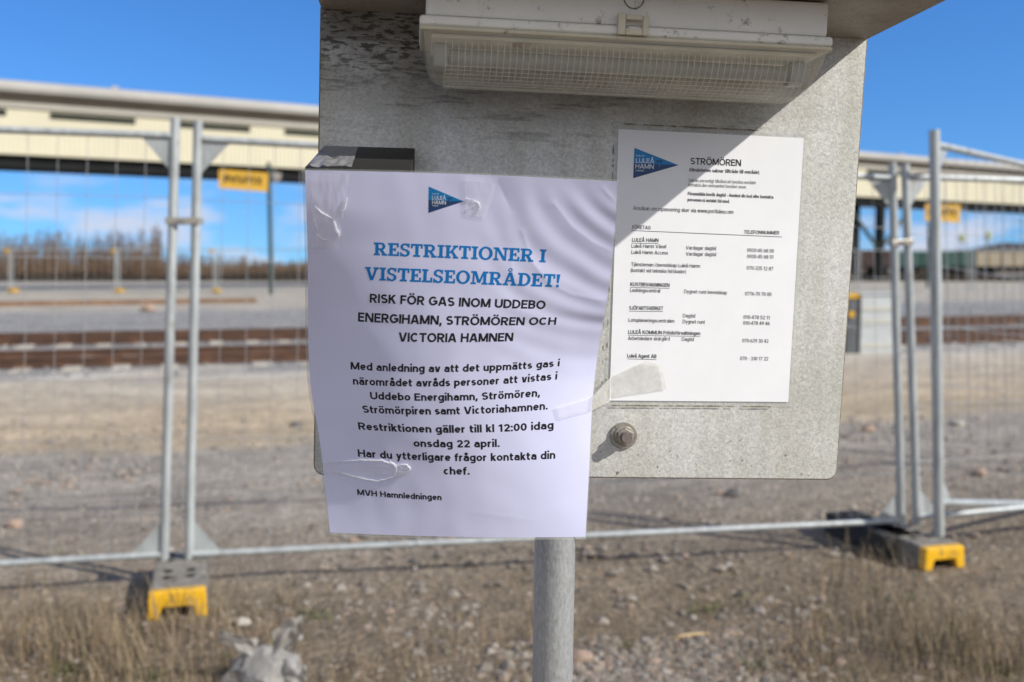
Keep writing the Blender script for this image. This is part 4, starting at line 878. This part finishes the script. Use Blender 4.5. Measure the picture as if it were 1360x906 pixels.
# ---- the big lavender notice, hanging from the little hood and bowed by the wind
def interp(tab, x):
    for (x0, y0), (x1, y1) in zip(tab, tab[1:]):
        if x <= x1 or (x1, y1) == tab[-1]:
            t = (x - x0) / (x1 - x0); return y0 + (y1 - y0) * t
def smooth_interp(tab, x):                           # Catmull-Rom through the table
    n = len(tab)
    k = max(i for i in range(n - 1) if tab[i][0] <= x or i == 0)
    x0, x1 = tab[k][0], tab[k + 1][0]; t = (x - x0) / (x1 - x0)
    def sl(i):
        a, b = max(i - 1, 0), min(i + 1, n - 1); return (tab[b][1] - tab[a][1]) / (tab[b][0] - tab[a][0])
    h = x1 - x0; t2, t3 = t * t, t * t * t
    if t < 0 or t > 1:
        j = k if t < 0 else k + 1; return tab[j][1] + sl(j) * (x - tab[j][0])
    return (2 * t3 - 3 * t2 + 1) * tab[k][1] + (t3 - 2 * t2 + t) * h * sl(k) + (-2 * t3 + 3 * t2) * tab[k + 1][1] + (t3 - t2) * h * sl(k + 1)
LX = [(0, 405), (.22, 408.5), (.48, 409.5), (.61, 413), (.745, 424), (1, 438.5)]
RX = [(0, 820), (.2, 814), (.5, 795), (.645, 787), (.82, 782.5), (1, 777.5)]
AT = [(0, 7.5), (.234, 8.5), (.363, 7.6), (.415, 4.2), (.463, 1.5), (.545, -2.0), (.66, -1.0), (.79, 1.0), (.89, 3.0), (1, 3.0)]
BT = [(0, 2.5), (.234, 0.5), (.363, -2), (.415, -5.5), (.463, -8.0), (.545, -10.5), (.66, -10), (.79, -8.5), (.89, -7), (1, -3)]
ZC = [(0, .960), (.2, .990), (.4, 1.018), (.545, 1.040), (.7, 1.064), (.85, 1.090), (1, 1.118)]
KT = [(0, .0), (.12, .004), (.27, .014), (.42, .027), (.56, .036), (.70, .034), (.85, .026), (1, .014)]
def paper_px(u, v):
    t = 2 * u - 1; x = lerp(smooth_interp(LX, v), smooth_interp(RX, v), u)
    return x, 231.5 + 481.5 * v + smooth_interp(AT, v) * t + smooth_interp(BT, v) * t * t
CREASES = [([(.70, .15), (.735, .23), (.80, .29), (.88, .32), (.98, .335)], .0007), ([(.80, .07), (.86, .13), (.93, .17), (.985, .19)], .0006), ([(.66, .20), (.68, .27)], .0005), ([(.62, .02), (.66, .09)], -.0006),
           ([(.30, .80), (.22, .92)], .0004), ([(.955, .02), (.995, .055)], .0008), ([(.06, .86), (.18, .90)], -.0005), ([(.55, .93), (.80, .955)], .0003)]
def sst(a, b, x): x = max(0, min(1, (x - a) / (b - a))); return x * x * (3 - 2 * x)
def ripple(u, v):
    du, dv = (u - 1.10) * 0.30, (v + 0.02) * 0.42; r = math.hypot(du, dv)
    r += 0.006 * noise.noise(V((u * 5, v * 5, 2)))
    w = sst(0.46, 0.92, u) * sst(0.66, 0.30, v) * sst(0.0, 0.10, v)
    z = 0.00034 * w * math.sin(r * 2 * math.pi / 0.024) + 0.00028 * w * math.sin(r * 2 * math.pi / 0.041 + 1.3)
    z += 0.0006 * noise.noise(V((u * 3.2, v * 4.0, 7))) + 0.0004 * noise.noise(V((u * 11, v * 13, 1)))
    z -= 0.0010 * math.exp(-((u - 0.60) / 0.06) ** 2 - ((v - 0.07) / 0.10) ** 2)
    for pts, a in CREASES:                            # a few sharp hand creases in the laminate
        d = 9
        for (x0, y0), (x1, y1) in zip(pts, pts[1:]):
            ex, ey = (x1 - x0) * .30, (y1 - y0) * .42; qx, qy = (u - x0) * .30, (v - y0) * .42
            t = max(0, min(1, (qx * ex + qy * ey) / (ex * ex + ey * ey))); d = min(d, math.hypot(qx - ex * t, qy - ey * t) + 0.004 * (abs(t - .5) if len(pts) == 2 else 0))
        if d < .02: z += 0.65 * a * math.exp(-d / 0.0035)
    return z
def paper(u, v, off=0.0):
    x, y = paper_px(u, v); t = 2 * u - 1; d = smooth_interp(ZC, v) + smooth_interp(KT, v) * t * t + 0.008 * t * sst(1, 0, v)
    p = at(x, y, d); r = ray(x, y).normalized(); return p - r * (ripple(u, v) + off)
def paper_uv(px, py):
    u, v = (px - 410) / 390, (py - 231) / 482
    for _ in range(12):
        x, y = paper_px(u, v); u += (px - x) / 385; v += (py - y) / 482
    return u, v
PO = paper(0.5, 1.0)
notice = thing('restriction_notice', 'large lavender laminated notice with blue RESTRIKTIONER heading, bowed over the board', 'notice', PO)
PM = T(PO)
m = MB(); m.grid(lambda u, v: paper(u, v), 200, 240); m.build('sheet', M_paper, notice, M=PM, smooth=True, solid=0.0004, recalc=False)
m = MB()
for (u0, u1, v0, v1, nu, nv) in ((-.010, 1.004, -.005, 0, 80, 2), (-.010, 1.004, 1, 1.006, 80, 2), (-.010, 0, 0, 1, 2, 100), (1, 1.004, 0, 1, 2, 100)):
    m.grid(lambda u, v: paper(u0 + (u1 - u0) * u, v0 + (v1 - v0) * v), nu, nv)
m.build('laminate_border', M_lam, notice, M=PM, smooth=True, solid=0.0005, recalc=False)
TXO = 0.00010
def put(m, vs, fs, p0, p1, cap, mi=0, off=None, lim=0.003):
    (u0, v0), (u1, v1) = paper_uv(*p0), paper_uv(*p1); h = cap / 482; off = TXO if off is None else off
    pos = lambda x, y, k=0: paper(u0 + (u1 - u0) * x, v0 + (v1 - v0) * x - y * h, off + (k % 40) * 1.0e-6)
    for f in fs:                                      # every stroke cell is cut finer where it is long, so it follows the sheet
        c = [vs[i] for i in f]; z = c[0][2] if len(c[0]) > 2 else 0; c = [(p[0], p[1]) for p in c]
        e0 = max((pos(*c[0]) - pos(*c[1])).length, (pos(*c[3]) - pos(*c[2])).length); e1 = max((pos(*c[0]) - pos(*c[3])).length, (pos(*c[1]) - pos(*c[2])).length)
        nx, ny = max(1, math.ceil(e0 / lim)), max(1, math.ceil(e1 / lim))
        def g(s_, t_): 
            a = [lerp(c[0][i], c[1][i], s_) for i in (0, 1)]; b = [lerp(c[3][i], c[2][i], s_) for i in (0, 1)]; return pos(lerp(a[0], b[0], t_), lerp(a[1], b[1], t_), z)
        m.grid(g, nx, ny, mi)
def textline(m, txt, p0, p1, cap, bold):
    vs, fs = font_mesh(txt, bold); put(m, vs, fs, p0, p1, cap)
# slab-serif capitals for the heading, drawn as overlapping strokes
def slab():
    def R_(x0, y0, x1, y1): return [(x0, y0), (x1, y0), (x1, y1), (x0, y1)]
    def D_(x0, y0, x1, y1, w): return [(x0 - w / 2, y0), (x0 + w / 2, y0), (x1 + w / 2, y1), (x1 - w / 2, y1)]
    def ring(cx, cy, rx, ry, wx, wy, a0, a1, n=16):
        out = []
        for k in range(n):
            g0, g1 = R(a0 + (a1 - a0) * k / n), R(a0 + (a1 - a0) * (k + 1) / n)
            out.append([(cx + (rx - wx) * math.cos(g0), cy + (ry - wy) * math.sin(g0)), (cx + rx * math.cos(g0), cy + ry * math.sin(g0)), (cx + rx * math.cos(g1), cy + ry * math.sin(g1)), (cx + (rx - wx) * math.cos(g1), cy + (ry - wy) * math.sin(g1))])
        return out
    s = .145; st = .225
    G = {}
    G['I'] = (.44, [R_(.12, s, .12 + st, 1 - s), R_(0, 0, .44, s), R_(0, 1 - s, .44, 1)])
    G['T'] = (.80, [R_(.30, s, .30 + st, 1 - .15), R_(.16, 0, .64, s), R_(0, .85, .80, 1), R_(0, .66, .13, .85), R_(.67, .66, .80, .85)])
    G['E'] = (.76, [R_(.10, s, .10 + st, 1 - s), R_(0, 0, .76, s), R_(0, 1 - s, .73, 1), R_(.60, .68, .73, 1 - s), R_(.63, s, .76, .34), R_(.305, .435, .52, .565), R_(.44, .36, .54, .64)])
    G['L'] = (.72, [R_(.10, s, .10 + st, 1 - s), R_(0, 0, .72, s), R_(0, 1 - s, .42, 1), R_(.59, s, .72, .38)])
    G['R'] = (.92, [R_(.10, s, .10 + st, 1 - s), R_(0, 0, .42, s), R_(0, 1 - s, .50, 1), R_(.305, .42, .50, .42 + s)] + ring(.50, .71, .29, .29, .20, .135, -90, 90) + [D_(.68, s, .50, .43, .23), R_(.56, 0, .92, s)])
    G['D'] = (.88, [R_(.10, s, .10 + st, 1 - s), R_(0, 0, .42, s), R_(0, 1 - s, .42, 1)] + ring(.42, .5, .46, .5, .21, s, -90, 90))
    G['O'] = (.96, ring(.48, .5, .48, .52, .215, .145, 0, 360, 32))
    G['S'] = (.70, ring(.35, .735, .325, .285, .19, .14, 20, 270, 18) + ring(.35, .275, .335, .295, .20, .145, -160, 90, 18) + [R_(.55, .70, .66, 1.0), R_(.02, 0.0, .13, .32)])
    G['K'] = (.92, [R_(.10, s, .10 + st, 1 - s), R_(0, 0, .42, s), R_(0, 1 - s, .42, 1), D_(.36, .40, .70, 1 - s, .19), D_(.73, s, .47, .56, .22), R_(.55, 1 - s, .90, 1), R_(.57, 0, .94, s)])
    G['N'] = (.98, [R_(.12, s, .25, 1 - s), R_(0, 0, .37, s), R_(0, 1 - s, .34, 1), D_(.80, 0, .22, 1, .23), R_(.75, 0, .89, 1 - s), R_(.63, 1 - s, 1.0, 1)])
    G['V'] = (.94, [D_(.46, 0, .20, 1 - s, .22), D_(.48, 0, .75, 1 - s, .17), R_(0, 1 - s, .40, 1), R_(.58, 1 - s, .94, 1)])
    G['M'] = (1.18, [R_(.12, s, .25, 1 - s), R_(0, 0, .37, s), R_(0, 1 - s, .30, 1), D_(.57, .12, .27, 1, .20), D_(.59, .12, .90, 1, .15), R_(.86, s, 1.06, 1 - s), R_(.76, 0, 1.18, s), R_(.86, 1 - s, 1.18, 1)])
    A = [D_(.19, s, .44, 1, .16), D_(.75, s, .48, 1, .22), R_(0, 0, .37, s), R_(.57, 0, .96, s), R_(.28, .30, .66, .42)]
    G['Å'] = (.96, A + ring(.46, 1.19, .15, .15, .075, .075, 0, 360, 18))
    G['!'] = (.30, [[(.09, .32), (.21, .32), (.28, 1), (.02, 1)], R_(.05, 0, .25, .20)])
    return G
SLAB = slab()
def slabline(m, txt, p0, p1, cap):
    gap, w, parts = .055, 0, []
    for ch in txt:
        if ch == ' ': w += .34; continue
        g, polys = SLAB[ch]; parts.append((w, polys)); w += g + gap
    w -= gap; k = 0
    for x0, polys in parts:
        for j, p in enumerate(polys): put(m, [((x0 + x) / w, y, j) for x, y in p], [tuple(range(len(p)))], p0, p1, cap)
for a in (('RESTRIKTIONER I', (496.5, 339), (724.5, 348.7), 17.3), ('VISTELSEOMRÅDET!', (484.6, 371.8), (743, 381.7), 17.5)):
    m = MB(); slabline(m, *a); m.build('printed_heading', M_blue, notice, M=PM, recalc=False)
for a in (('RISK FÖR GAS INOM UDDEBO', (490.9, 402), (724, 410.7), 11.9), ('ENERGIHAMN, STRÖMÖREN OCH', (475.4, 427.2), (738.2, 431.4), 11.9), ('VICTORIA HAMNEN', (529.4, 453.7), (681.2, 453.1), 11.9)):
    m = MB(); textline(m, *a, .20); m.build('printed_subheading', M_black, notice, M=PM, recalc=False)
for a in (('Med anledning av att det uppmätts gas i', (465.7, 490.7), (742.9, 486.5)), ('närområdet avråds personer att vistas i', (468.9, 510.8), (739.7, 504)), ('Uddebo Energihamn, Strömören,', (491.9, 530.3), (717, 526.5)),
          ('Strömörpiren samt Victoriahamnen.', (481.9, 548.2), (727.4, 543.8)), ('Restriktionen gäller till kl 12:00 idag', (476.4, 570.6), (735.2, 569.5)), ('onsdag 22 april.', (549.5, 593.3), (663.7, 593.6)),
          ('Har du ytterligare frågor kontakta din', (475.7, 606.6), (737.5, 609.2)), ('chef.', (589.3, 630.2), (623.9, 630.5))):
    m = MB(); textline(m, *a, 9.9, .20); m.build('printed_line', M_black, notice, M=PM, recalc=False)
m = MB(); textline(m, 'MVH Hamnledningen', (474.7, 657.4), (586.7, 664.5), 7.6, .20); m.build('printed_signature', M_black, notice, M=PM, recalc=False)
def tri(m, pts, mi, off):
    pos = lambda x, y: paper(*paper_uv(x, y), off); vs, fs = refine(pts, [tuple(range(len(pts)))], pos, 0.006, 4); m.add([pos(x, y) for x, y in vs], [tuple(reversed(f)) for f in fs], mi)
m = MB(); tri(m, [(569.4, 247.9), (569.2, 265.9), (616, 267.5)], 0, 0.0001); tri(m, [(569.2, 265.9), (569, 282.9), (616, 267.5)], 1, 0.0001)
lg = m.build('pennant_logo', [M_lblue, M_navy], notice, M=PM)
TXO = 0.00022
for a in (('PORT OF', (574, 258.4), (582.8, 258.6), 1.7), ('LULEÅ', (573.8, 265.2), (592.2, 265.6), 5.1), ('HAMN', (573.8, 271.2), (592.2, 271.8), 5.1), ('SWEDEN', (574, 274.1), (582.2, 274.3), 1.6)):
    m = MB(); textline(m, *a, .16); m.build('logo_lettering', M_lwhite, lg, M=PM, recalc=False)
m = MB(); tri(m, [(594.4, 262.6), (597.4, 270.4), (600.6, 262.9)], 0, 0.0002); tri(m, [(595.9, 264.4), (597.4, 269.8), (599.2, 264.5)], 1, 0.0003); m.build('logo_emblem', [M_navy, M_lblue], lg, M=PM)

# ================================================================== HOOD the notice hangs from
def hood():
    bl0, br0 = bp(431, 193.5, 0.004), bp(551, 197, 0.004); fl, fr = at(405, 222, 0.958), at(546, 226, 0.962)
    root = thing('intercom', 'small dark bronze metal hood on the board above the lavender notice', 'hood', (bl0 + br0 + fl + fr) / 4)
    m = MB(); n = (br0 - bl0).cross(fl - bl0).normalized()
    if n.z < 0: n = -n
    m.prism([bl0, br0, fr, fl], -n * 0.0018); m.build('sloped_plate', M_hood, root, bevel=0.0006)
    m = MB(); dn = -VB * 0.006; m.prism([fl - n * 0.0019, fr - n * 0.0019, fr - n * 0.0019 + dn, fl - n * 0.0019 + dn], NB * -0.0016); m.build('front_lip', M_hood, root)
    m = MB(); s0 = br0 - n * 0.002; s1 = fr - n * 0.002; m.prism([s0, s1, s1 + dn * 1.2, s0 - VB * 0.035], -UB * 0.0016); m.build('side_cheek', M_hood, root)
    m = MB(); s0 = bl0 - n * 0.002; s1 = fl - n * 0.002; m.prism([s0, s1, s1 + dn * 1.2, s0 - VB * 0.035], UB * 0.0016); m.build('side_cheek', M_hood, root)
    m = MB(); q = (ab(bl0) + ab(br0)) / 2; m.box(wp(q.x - 0.004, q.y - 0.075, 0.035), 0.040, 0.034, 0.055, AXB); m.build('intercom_body', M_dkgrey, root, bevel=0.004)
    return bl0, br0, fl, fr, n
HB = hood()

# ================================================================== TAPE
def crinkle(u, v, k, amp):
    if k == 8: return amp * 0.5 * (1 - 2.4 * abs(noise.noise(V((u * 3.5 + v * 2, v * 4 - u * 2, 8)))) + 0.6 * noise.noise(V((u * 9, v * 8, 3))))
    return amp * (abs(noise.noise(V((u * 5 + k, v * 4, k)))) + 0.5 * abs(noise.noise(V((u * 13, v * 11 + k, k)))))
def tape_on_paper(label, poly, creases, k, amp=0.0014, mt=None, extra=None):
    """poly: four pixel corners on the notice; the strip follows the bowed sheet and is crinkled"""
    q = [paper_uv(*p) for p in poly]
    def P(s, t, o=0.0):
        a = [lerp(q[0][i], q[1][i], s) for i in (0, 1)]; b = [lerp(q[3][i], q[2][i], s) for i in (0, 1)]
        u, v = lerp(a[0], b[0], t), lerp(a[1], b[1], t); return paper(u, v, 0.0012 + crinkle(s, t, k, amp) + o)
    base = P(0.5, 0.5); root = thing('tape_strip', label, 'tape', base, 'clear tape strips')
    m = MB(); m.grid(lambda s, t: P(s, t), 26, 18); m.build('film', mt or M_tape, root, smooth=True, recalc=False)
    if creases:
        m = MB()
        for pts, r in creases:
            pp = []
            for (x0, y0), (x1, y1) in zip(pts, pts[1:]):
                for j in range(6): pp.append((lerp(x0, x1, j / 6), lerp(y0, y1, j / 6)))
            pp.append(pts[-1]); n = len(pp)
            m.tube([paper(*paper_uv(x + random.gauss(0, .35), y + random.gauss(0, .35)), 0.0010) for x, y in pp], [0.72 * r * (0.10 + math.sin(math.pi * (j + .5) / n)) * random.uniform(.8, 1.15) for j in range(n)], 6)
        m.build('crease', M_crease, root, smooth=True, recalc=False)
    return root
tape_on_paper('crumpled clear tape at the upper left corner of the lavender notice', [(413, 230), (464, 231), (450, 331), (414, 330)],
              [([(417, 273), (429, 284), (443, 292)], .0012), ([(461, 262), (457, 278), (445, 290)], .0016), ([(443, 292), (447, 305), (451, 314)], .0022), ([(415, 283), (418, 296), (422, 305)], .0008), ([(420, 311), (428, 318), (438, 320)], .0008)], 1.0)
tape_on_paper('clear tape fold on the notice beside the tip of its blue logo', [(617, 234), (662, 237), (645, 290), (619, 285)],
              [([(627, 265), (636, 270), (637, 279), (631, 283)], .0012), ([(617, 264), (627, 265)], .0007), ([(619, 280), (630, 273)], .0008)], 2.0, 0.0005)
tape_on_paper('twisted clear tape looped across the lower left edge of the notice', [(428, 612), (545, 617), (543, 632), (430, 630)],
              [([(428, 616), (450, 613), (480, 611), (508, 612), (524, 617), (534, 622)], .0013), ([(428, 628), (450, 627), (474, 634), (500, 639), (522, 634), (534, 622)], .0013), ([(518, 612), (527, 621), (524, 633)], .0014), ([(527, 617), (540, 617), (545, 624), (536, 630), (526, 632)], .0014)], 3.0, 0.0010)
# strip bridging from the notice to the contact sheet
def bridge():
    a0, a1 = paper(*paper_uv(738, 541), 0.003), paper(*paper_uv(744, 557), 0.003)
    m0, m1 = paper(0.995, paper_uv(786, 528)[1], 0.003), paper(0.995, paper_uv(786, 546)[1], 0.003)
    e0, e1 = bp(812, 500, 0.004), bp(811, 533, 0.004); f0, f1 = bp(856, 480, 0.0036), bp(812, 528, 0.0032)
    g0, g1 = bp(878, 484, 0.0034), bp(885, 517, 0.0034)
    root = thing('tape_strip', 'cloudy tape bridging from the notice to the lower left of the contact sheet', 'tape', (m1 + e1) / 2, 'clear tape strips')
    def quad(A, B, C, D, nx, ny, k, amp): 
        q = MB(); q.grid(lambda s, t: lerp(lerp(A, B, s), lerp(D, C, s), t) + NB * crinkle(s, t, k, amp), nx, ny); return q
    quad(a0, m0, m1, a1, 12, 8, 4, .0012).build('notice_end', M_tape, root, smooth=True, recalc=False)
    quad(m0, e0, e1, m1, 8, 10, 5, .0006).build('free_span', M_tapeold, root, smooth=True, recalc=False)
    quad(e0, f0, f1, e1, 10, 10, 6, .0006).build('fold', M_tapeold, root, smooth=True, recalc=False)
    quad(f0, g0, g1, f1, 12, 10, 7, .0005).build('sheet_end', M_tapeold, root, smooth=True, recalc=False)
bridge()
def hood_tape():
    bl0, br0, fl, fr, n = HB
    root = thing('tape_strip', 'glossy crinkled clear tape over the left half of the dark hood', 'tape', lerp(fl, fr, 0.2), 'clear tape strips')
    q = MB(); q.grid(lambda s, t: lerp(lerp(bl0, br0, 0.02 + 0.36 * s), lerp(fl, fr, 0.02 + 0.42 * s), 0.08 + 0.93 * t) + n * (0.0012 + crinkle(s, t, 8, .0030)), 30, 22)
    q.build('film', M_tape, root, smooth=True, recalc=False)
hood_tape()

# ================================================================== GRASS, WEEDS, BAG, STONES, STICK
def blade(m, c, h, w, lean, az, seg=3):
    d = V((math.cos(az), math.sin(az), 0)); s = V((-d.y, d.x, 0)) * w; vs = []
    for k in range(seg + 1):
        q = k / seg; p = c + d * (lean * q * q) + UZ * (h * (q - 0.25 * abs(lean) / max(h, .01) * q * q)); ww = s * (1 - 0.8 * q); vs += [p - ww, p + ww]
    m.add(vs, [(2 * k, 2 * k + 1, 2 * k + 3, 2 * k + 2) for k in range(seg)])
def grass():
    m = MB(); random.seed(11)
    def dens(px, py):
        d = sst(775, 890, py) * (0.95 if px < 470 else (0.68 if px < 960 else 0.95))
        d += sst(728, 780, py) * (0.26 if px < 330 or px > 1010 else 0.12)
        x = noise.noise(V((px * 0.010, py * 0.016, 0))); return d * (0.55 + 0.9 * x)
    n = 0
    for i in range(80000):
        px = random.uniform(-60, 1420); py = random.uniform(728, 985)
        if random.random() > dens(px, py) * 0.85: continue
        c = gnd(px, py); h = random.uniform(0.025, 0.09) * (1.8 if random.random() < 0.1 else 1)
        flat = random.random() < 0.66
        blade(m, c - UZ * 0.005, h * (0.35 if flat else 1), random.uniform(0.0012, 0.0026), h * random.uniform(0.9, 2.2) if flat else h * random.uniform(0.1, 0.7), random.random() * 6.28)
    for cx, cy, nn, hh in ((60, 880, 80, 0.34), (130, 850, 70, 0.30), (250, 840, 60, 0.28), (190, 905, 70, 0.30), (300, 890, 40, 0.24), (1160, 830, 80, 0.30), (1230, 880, 100, 0.34), (1290, 860, 80, 0.32), (1090, 870, 55, 0.26), (1340, 900, 80, 0.34), (990, 880, 35, 0.22), (1180, 765, 40, 0.24), (1130, 770, 30, 0.24), (30, 800, 35, 0.22)):
        for i in range(int(nn * 1.6)):
            c = gnd(cx + random.gauss(0, 42), cy + random.gauss(0, 14)); h = hh * random.uniform(0.25, 1.0); az = random.random() * 6.28; ln = h * random.uniform(0.05, 0.75)
            blade(m, c, h, random.uniform(0.0012, 0.0024), ln, az, 4)
            if random.random() < 0.3:
                for q in range(5):
                    p = c + V((math.cos(az), math.sin(az), 0)) * ln * 0.6 + UZ * h * random.uniform(0.55, 0.8); blade(m, p, random.uniform(.015, .05), 0.0008, random.uniform(-.03, .03), random.random() * 6.28, 2)
    tag(m.build('dry_grass', M_grass, recalc=False), 'dry straw coloured grass along the bottom of the yard', 'grass', kind='stuff')
    m = MB()
    for cx, cy, nn, sp in ((1010, 893, 60, 12), (90, 893, 40, 16), (375, 855, 25, 10), (930, 812, 28, 12), (1200, 800, 28, 12), (1325, 893, 60, 22), (845, 870, 20, 10), (80, 735, 18, 10), (420, 820, 24, 12), (200, 902, 25, 12), (980, 800, 20, 16), (830, 865, 16, 8)):
        for i in range(nn):
            c = gnd(cx + random.gauss(0, sp), cy + random.gauss(0, sp * 0.35)); h = random.uniform(0.012, 0.045); blade(m, c, h, random.uniform(.0025, .006), h * random.uniform(.2, 1.2), random.random() * 6.28, 3)
    tag(m.build('green_weeds', M_weed, recalc=False), 'small tufts of green weeds sprouting among the dry grass', 'weeds', kind='stuff')
grass()

def bag():
    c = gnd(352, 908); m = MB(); random.seed(3)
    X = V((1, 0, 0)); Y = V((0, 1, 0))
    def lump(u, v):
        th = u * 2 * math.pi; ph = v * math.pi * 0.5; cp = math.cos(ph) ** 0.75
        w = th * 2.5 + 1.2 * noise.noise(V((math.cos(th) * 1.5, math.sin(th) * 1.5, ph * 2.2)))
        fold = (1 - abs(math.sin(w))) ** 2; f2 = (1 - abs(math.sin(w * 1.7 + 2 * ph + 1.0 * noise.noise(V((th, ph * 3, 2)))))) ** 2
        r = 1.0 + 0.15 * fold * (0.3 + cp) + 0.05 * f2 - 0.06
        p = V((0.145 * math.cos(th) * cp * r, 0.105 * math.sin(th) * cp * r, 0.140 * math.sin(ph) * (0.93 + 0.14 * noise.noise(V((th * 1.3, 4, ph * 2))))))
        sag = 0.026 * noise.noise(V((p.x * 9, p.y * 9, p.z * 9))) - 0.010 * abs(noise.noise(V((p.x * 20, p.y * 20, p.z * 16))))
        return c + p + V((0.03 * math.sin(ph) ** 2 + sag, sag, sag * 0.6))
    m.grid(lump, 150, 50)
    def flap(pts, wid, k):
        def f(u, v):
            i = min(int(u * (len(pts) - 1)), len(pts) - 2); t = u * (len(pts) - 1) - i; p = V(pts[i]).lerp(V(pts[i + 1]), t)
            return c + p + UZ * ((v - 0.5) * wid * (1 - 0.3 * u)) + Y * (0.04 * noise.noise(V((u * 3, v * 2.5, k)))) + UZ * 0.02 * noise.noise(V((u * 3, v * 2, k + 5)))
        m.grid(f, 26, 10)
    flap([(-0.02, -0.02, 0.13), (-0.08, -0.03, 0.165), (-0.155, -0.02, 0.18)], 0.065, 1)
    flap([(0.03, 0.0, 0.13), (0.09, 0.0, 0.18), (0.135, 0.0, 0.205)], 0.12, 2)
    flap([(0.05, -0.06, 0.08), (0.12, -0.08, 0.075), (0.165, -0.08, 0.06)], 0.09, 3)
    tag(m.build('plastic_bag', M_bag, M=T(c), smooth=True, recalc=False), 'crumpled dirty translucent plastic bag lying in the dry grass', 'plastic bag')
bag()

M_pink = mat('pinkish_stone', (0.33, 0.24, 0.185), 0.9, 0, 0.25, 20, bump=0.4); M_dkst = mat('dark_stone', (0.10, 0.095, 0.09), 0.9, 0, 0.3, 20, bump=0.4); M_ltst = mat('pale_stone', (0.42, 0.39, 0.34), 0.9, 0, 0.2, 20, bump=0.4)
def rock(px, py, w_px, mt, label):
    c = gnd(px, py); s = w_px * c.y / F / 2; m = MB(); k = random.random() * 50
    def f(u, v):
        th = u * 2 * math.pi; ph = (v - 0.5) * math.pi; d = V((math.cos(th) * math.cos(ph), math.sin(th) * math.cos(ph) * 0.8, math.sin(ph) * 0.62))
        return c + d * s * (1 + 0.35 * noise.noise(d * 1.6 + V((k, 0, 0)))) + UZ * s * 0.4
    m.grid(f, 16, 10); tag(m.build('stone', mt, M=T(c), smooth=35), label, 'stone')
rock(973, 661, 24, M_dkst, 'dark stone on the grey gravel just below the board'); rock(957, 659, 15, M_pink, 'pale pink stone touching the dark stone below the board')
rock(1154, 573, 17, M_pink, 'orange pink stone on the gravel right of the board'); rock(1272, 566, 14, M_ltst, 'small white stone right of the thick fence post')
rock(1301, 632, 20, M_pink, 'orange brown stone on the gravel right of the thick post'); rock(20, 700, 22, M_pink, 'pinkish stone by the lower fence rail at the left')
rock(393, 568, 16, M_dkst, 'dark stone on the sand left of the notice'); rock(196, 414, 20, M_pink, 'tan lump on the grey ballast left of the fence posts')
rock(322, 830, 20, M_ltst, 'pale stone on the ground just above the plastic bag')
rock(868, 886, 24, M_pink, 'largest pink stone right of the post'); rock(772, 880, 34, M_pink, 'pink stone touching the right side of the post')
m = MB(); s0, s1, s2 = gnd(893, 853) + UZ * .012, gnd(920, 849) + UZ * .02, gnd(942, 846) + UZ * .015
m.tube([s0, lerp(s0, s1, .5) + UZ * .004, s1, s2], [.006, .0075, .007, .004], 8); m.tube([lerp(s0, s1, .7), gnd(917, 862) + UZ * .01], [.005, .003], 8)
M_stick = mat('straw_stick', (0.42, 0.31, 0.16), 0.8)
tag(m.build('dry_stick', M_stick, M=T(s1), smooth=True), 'pale forked dry stick lying on the gravel right of the post', 'stick')
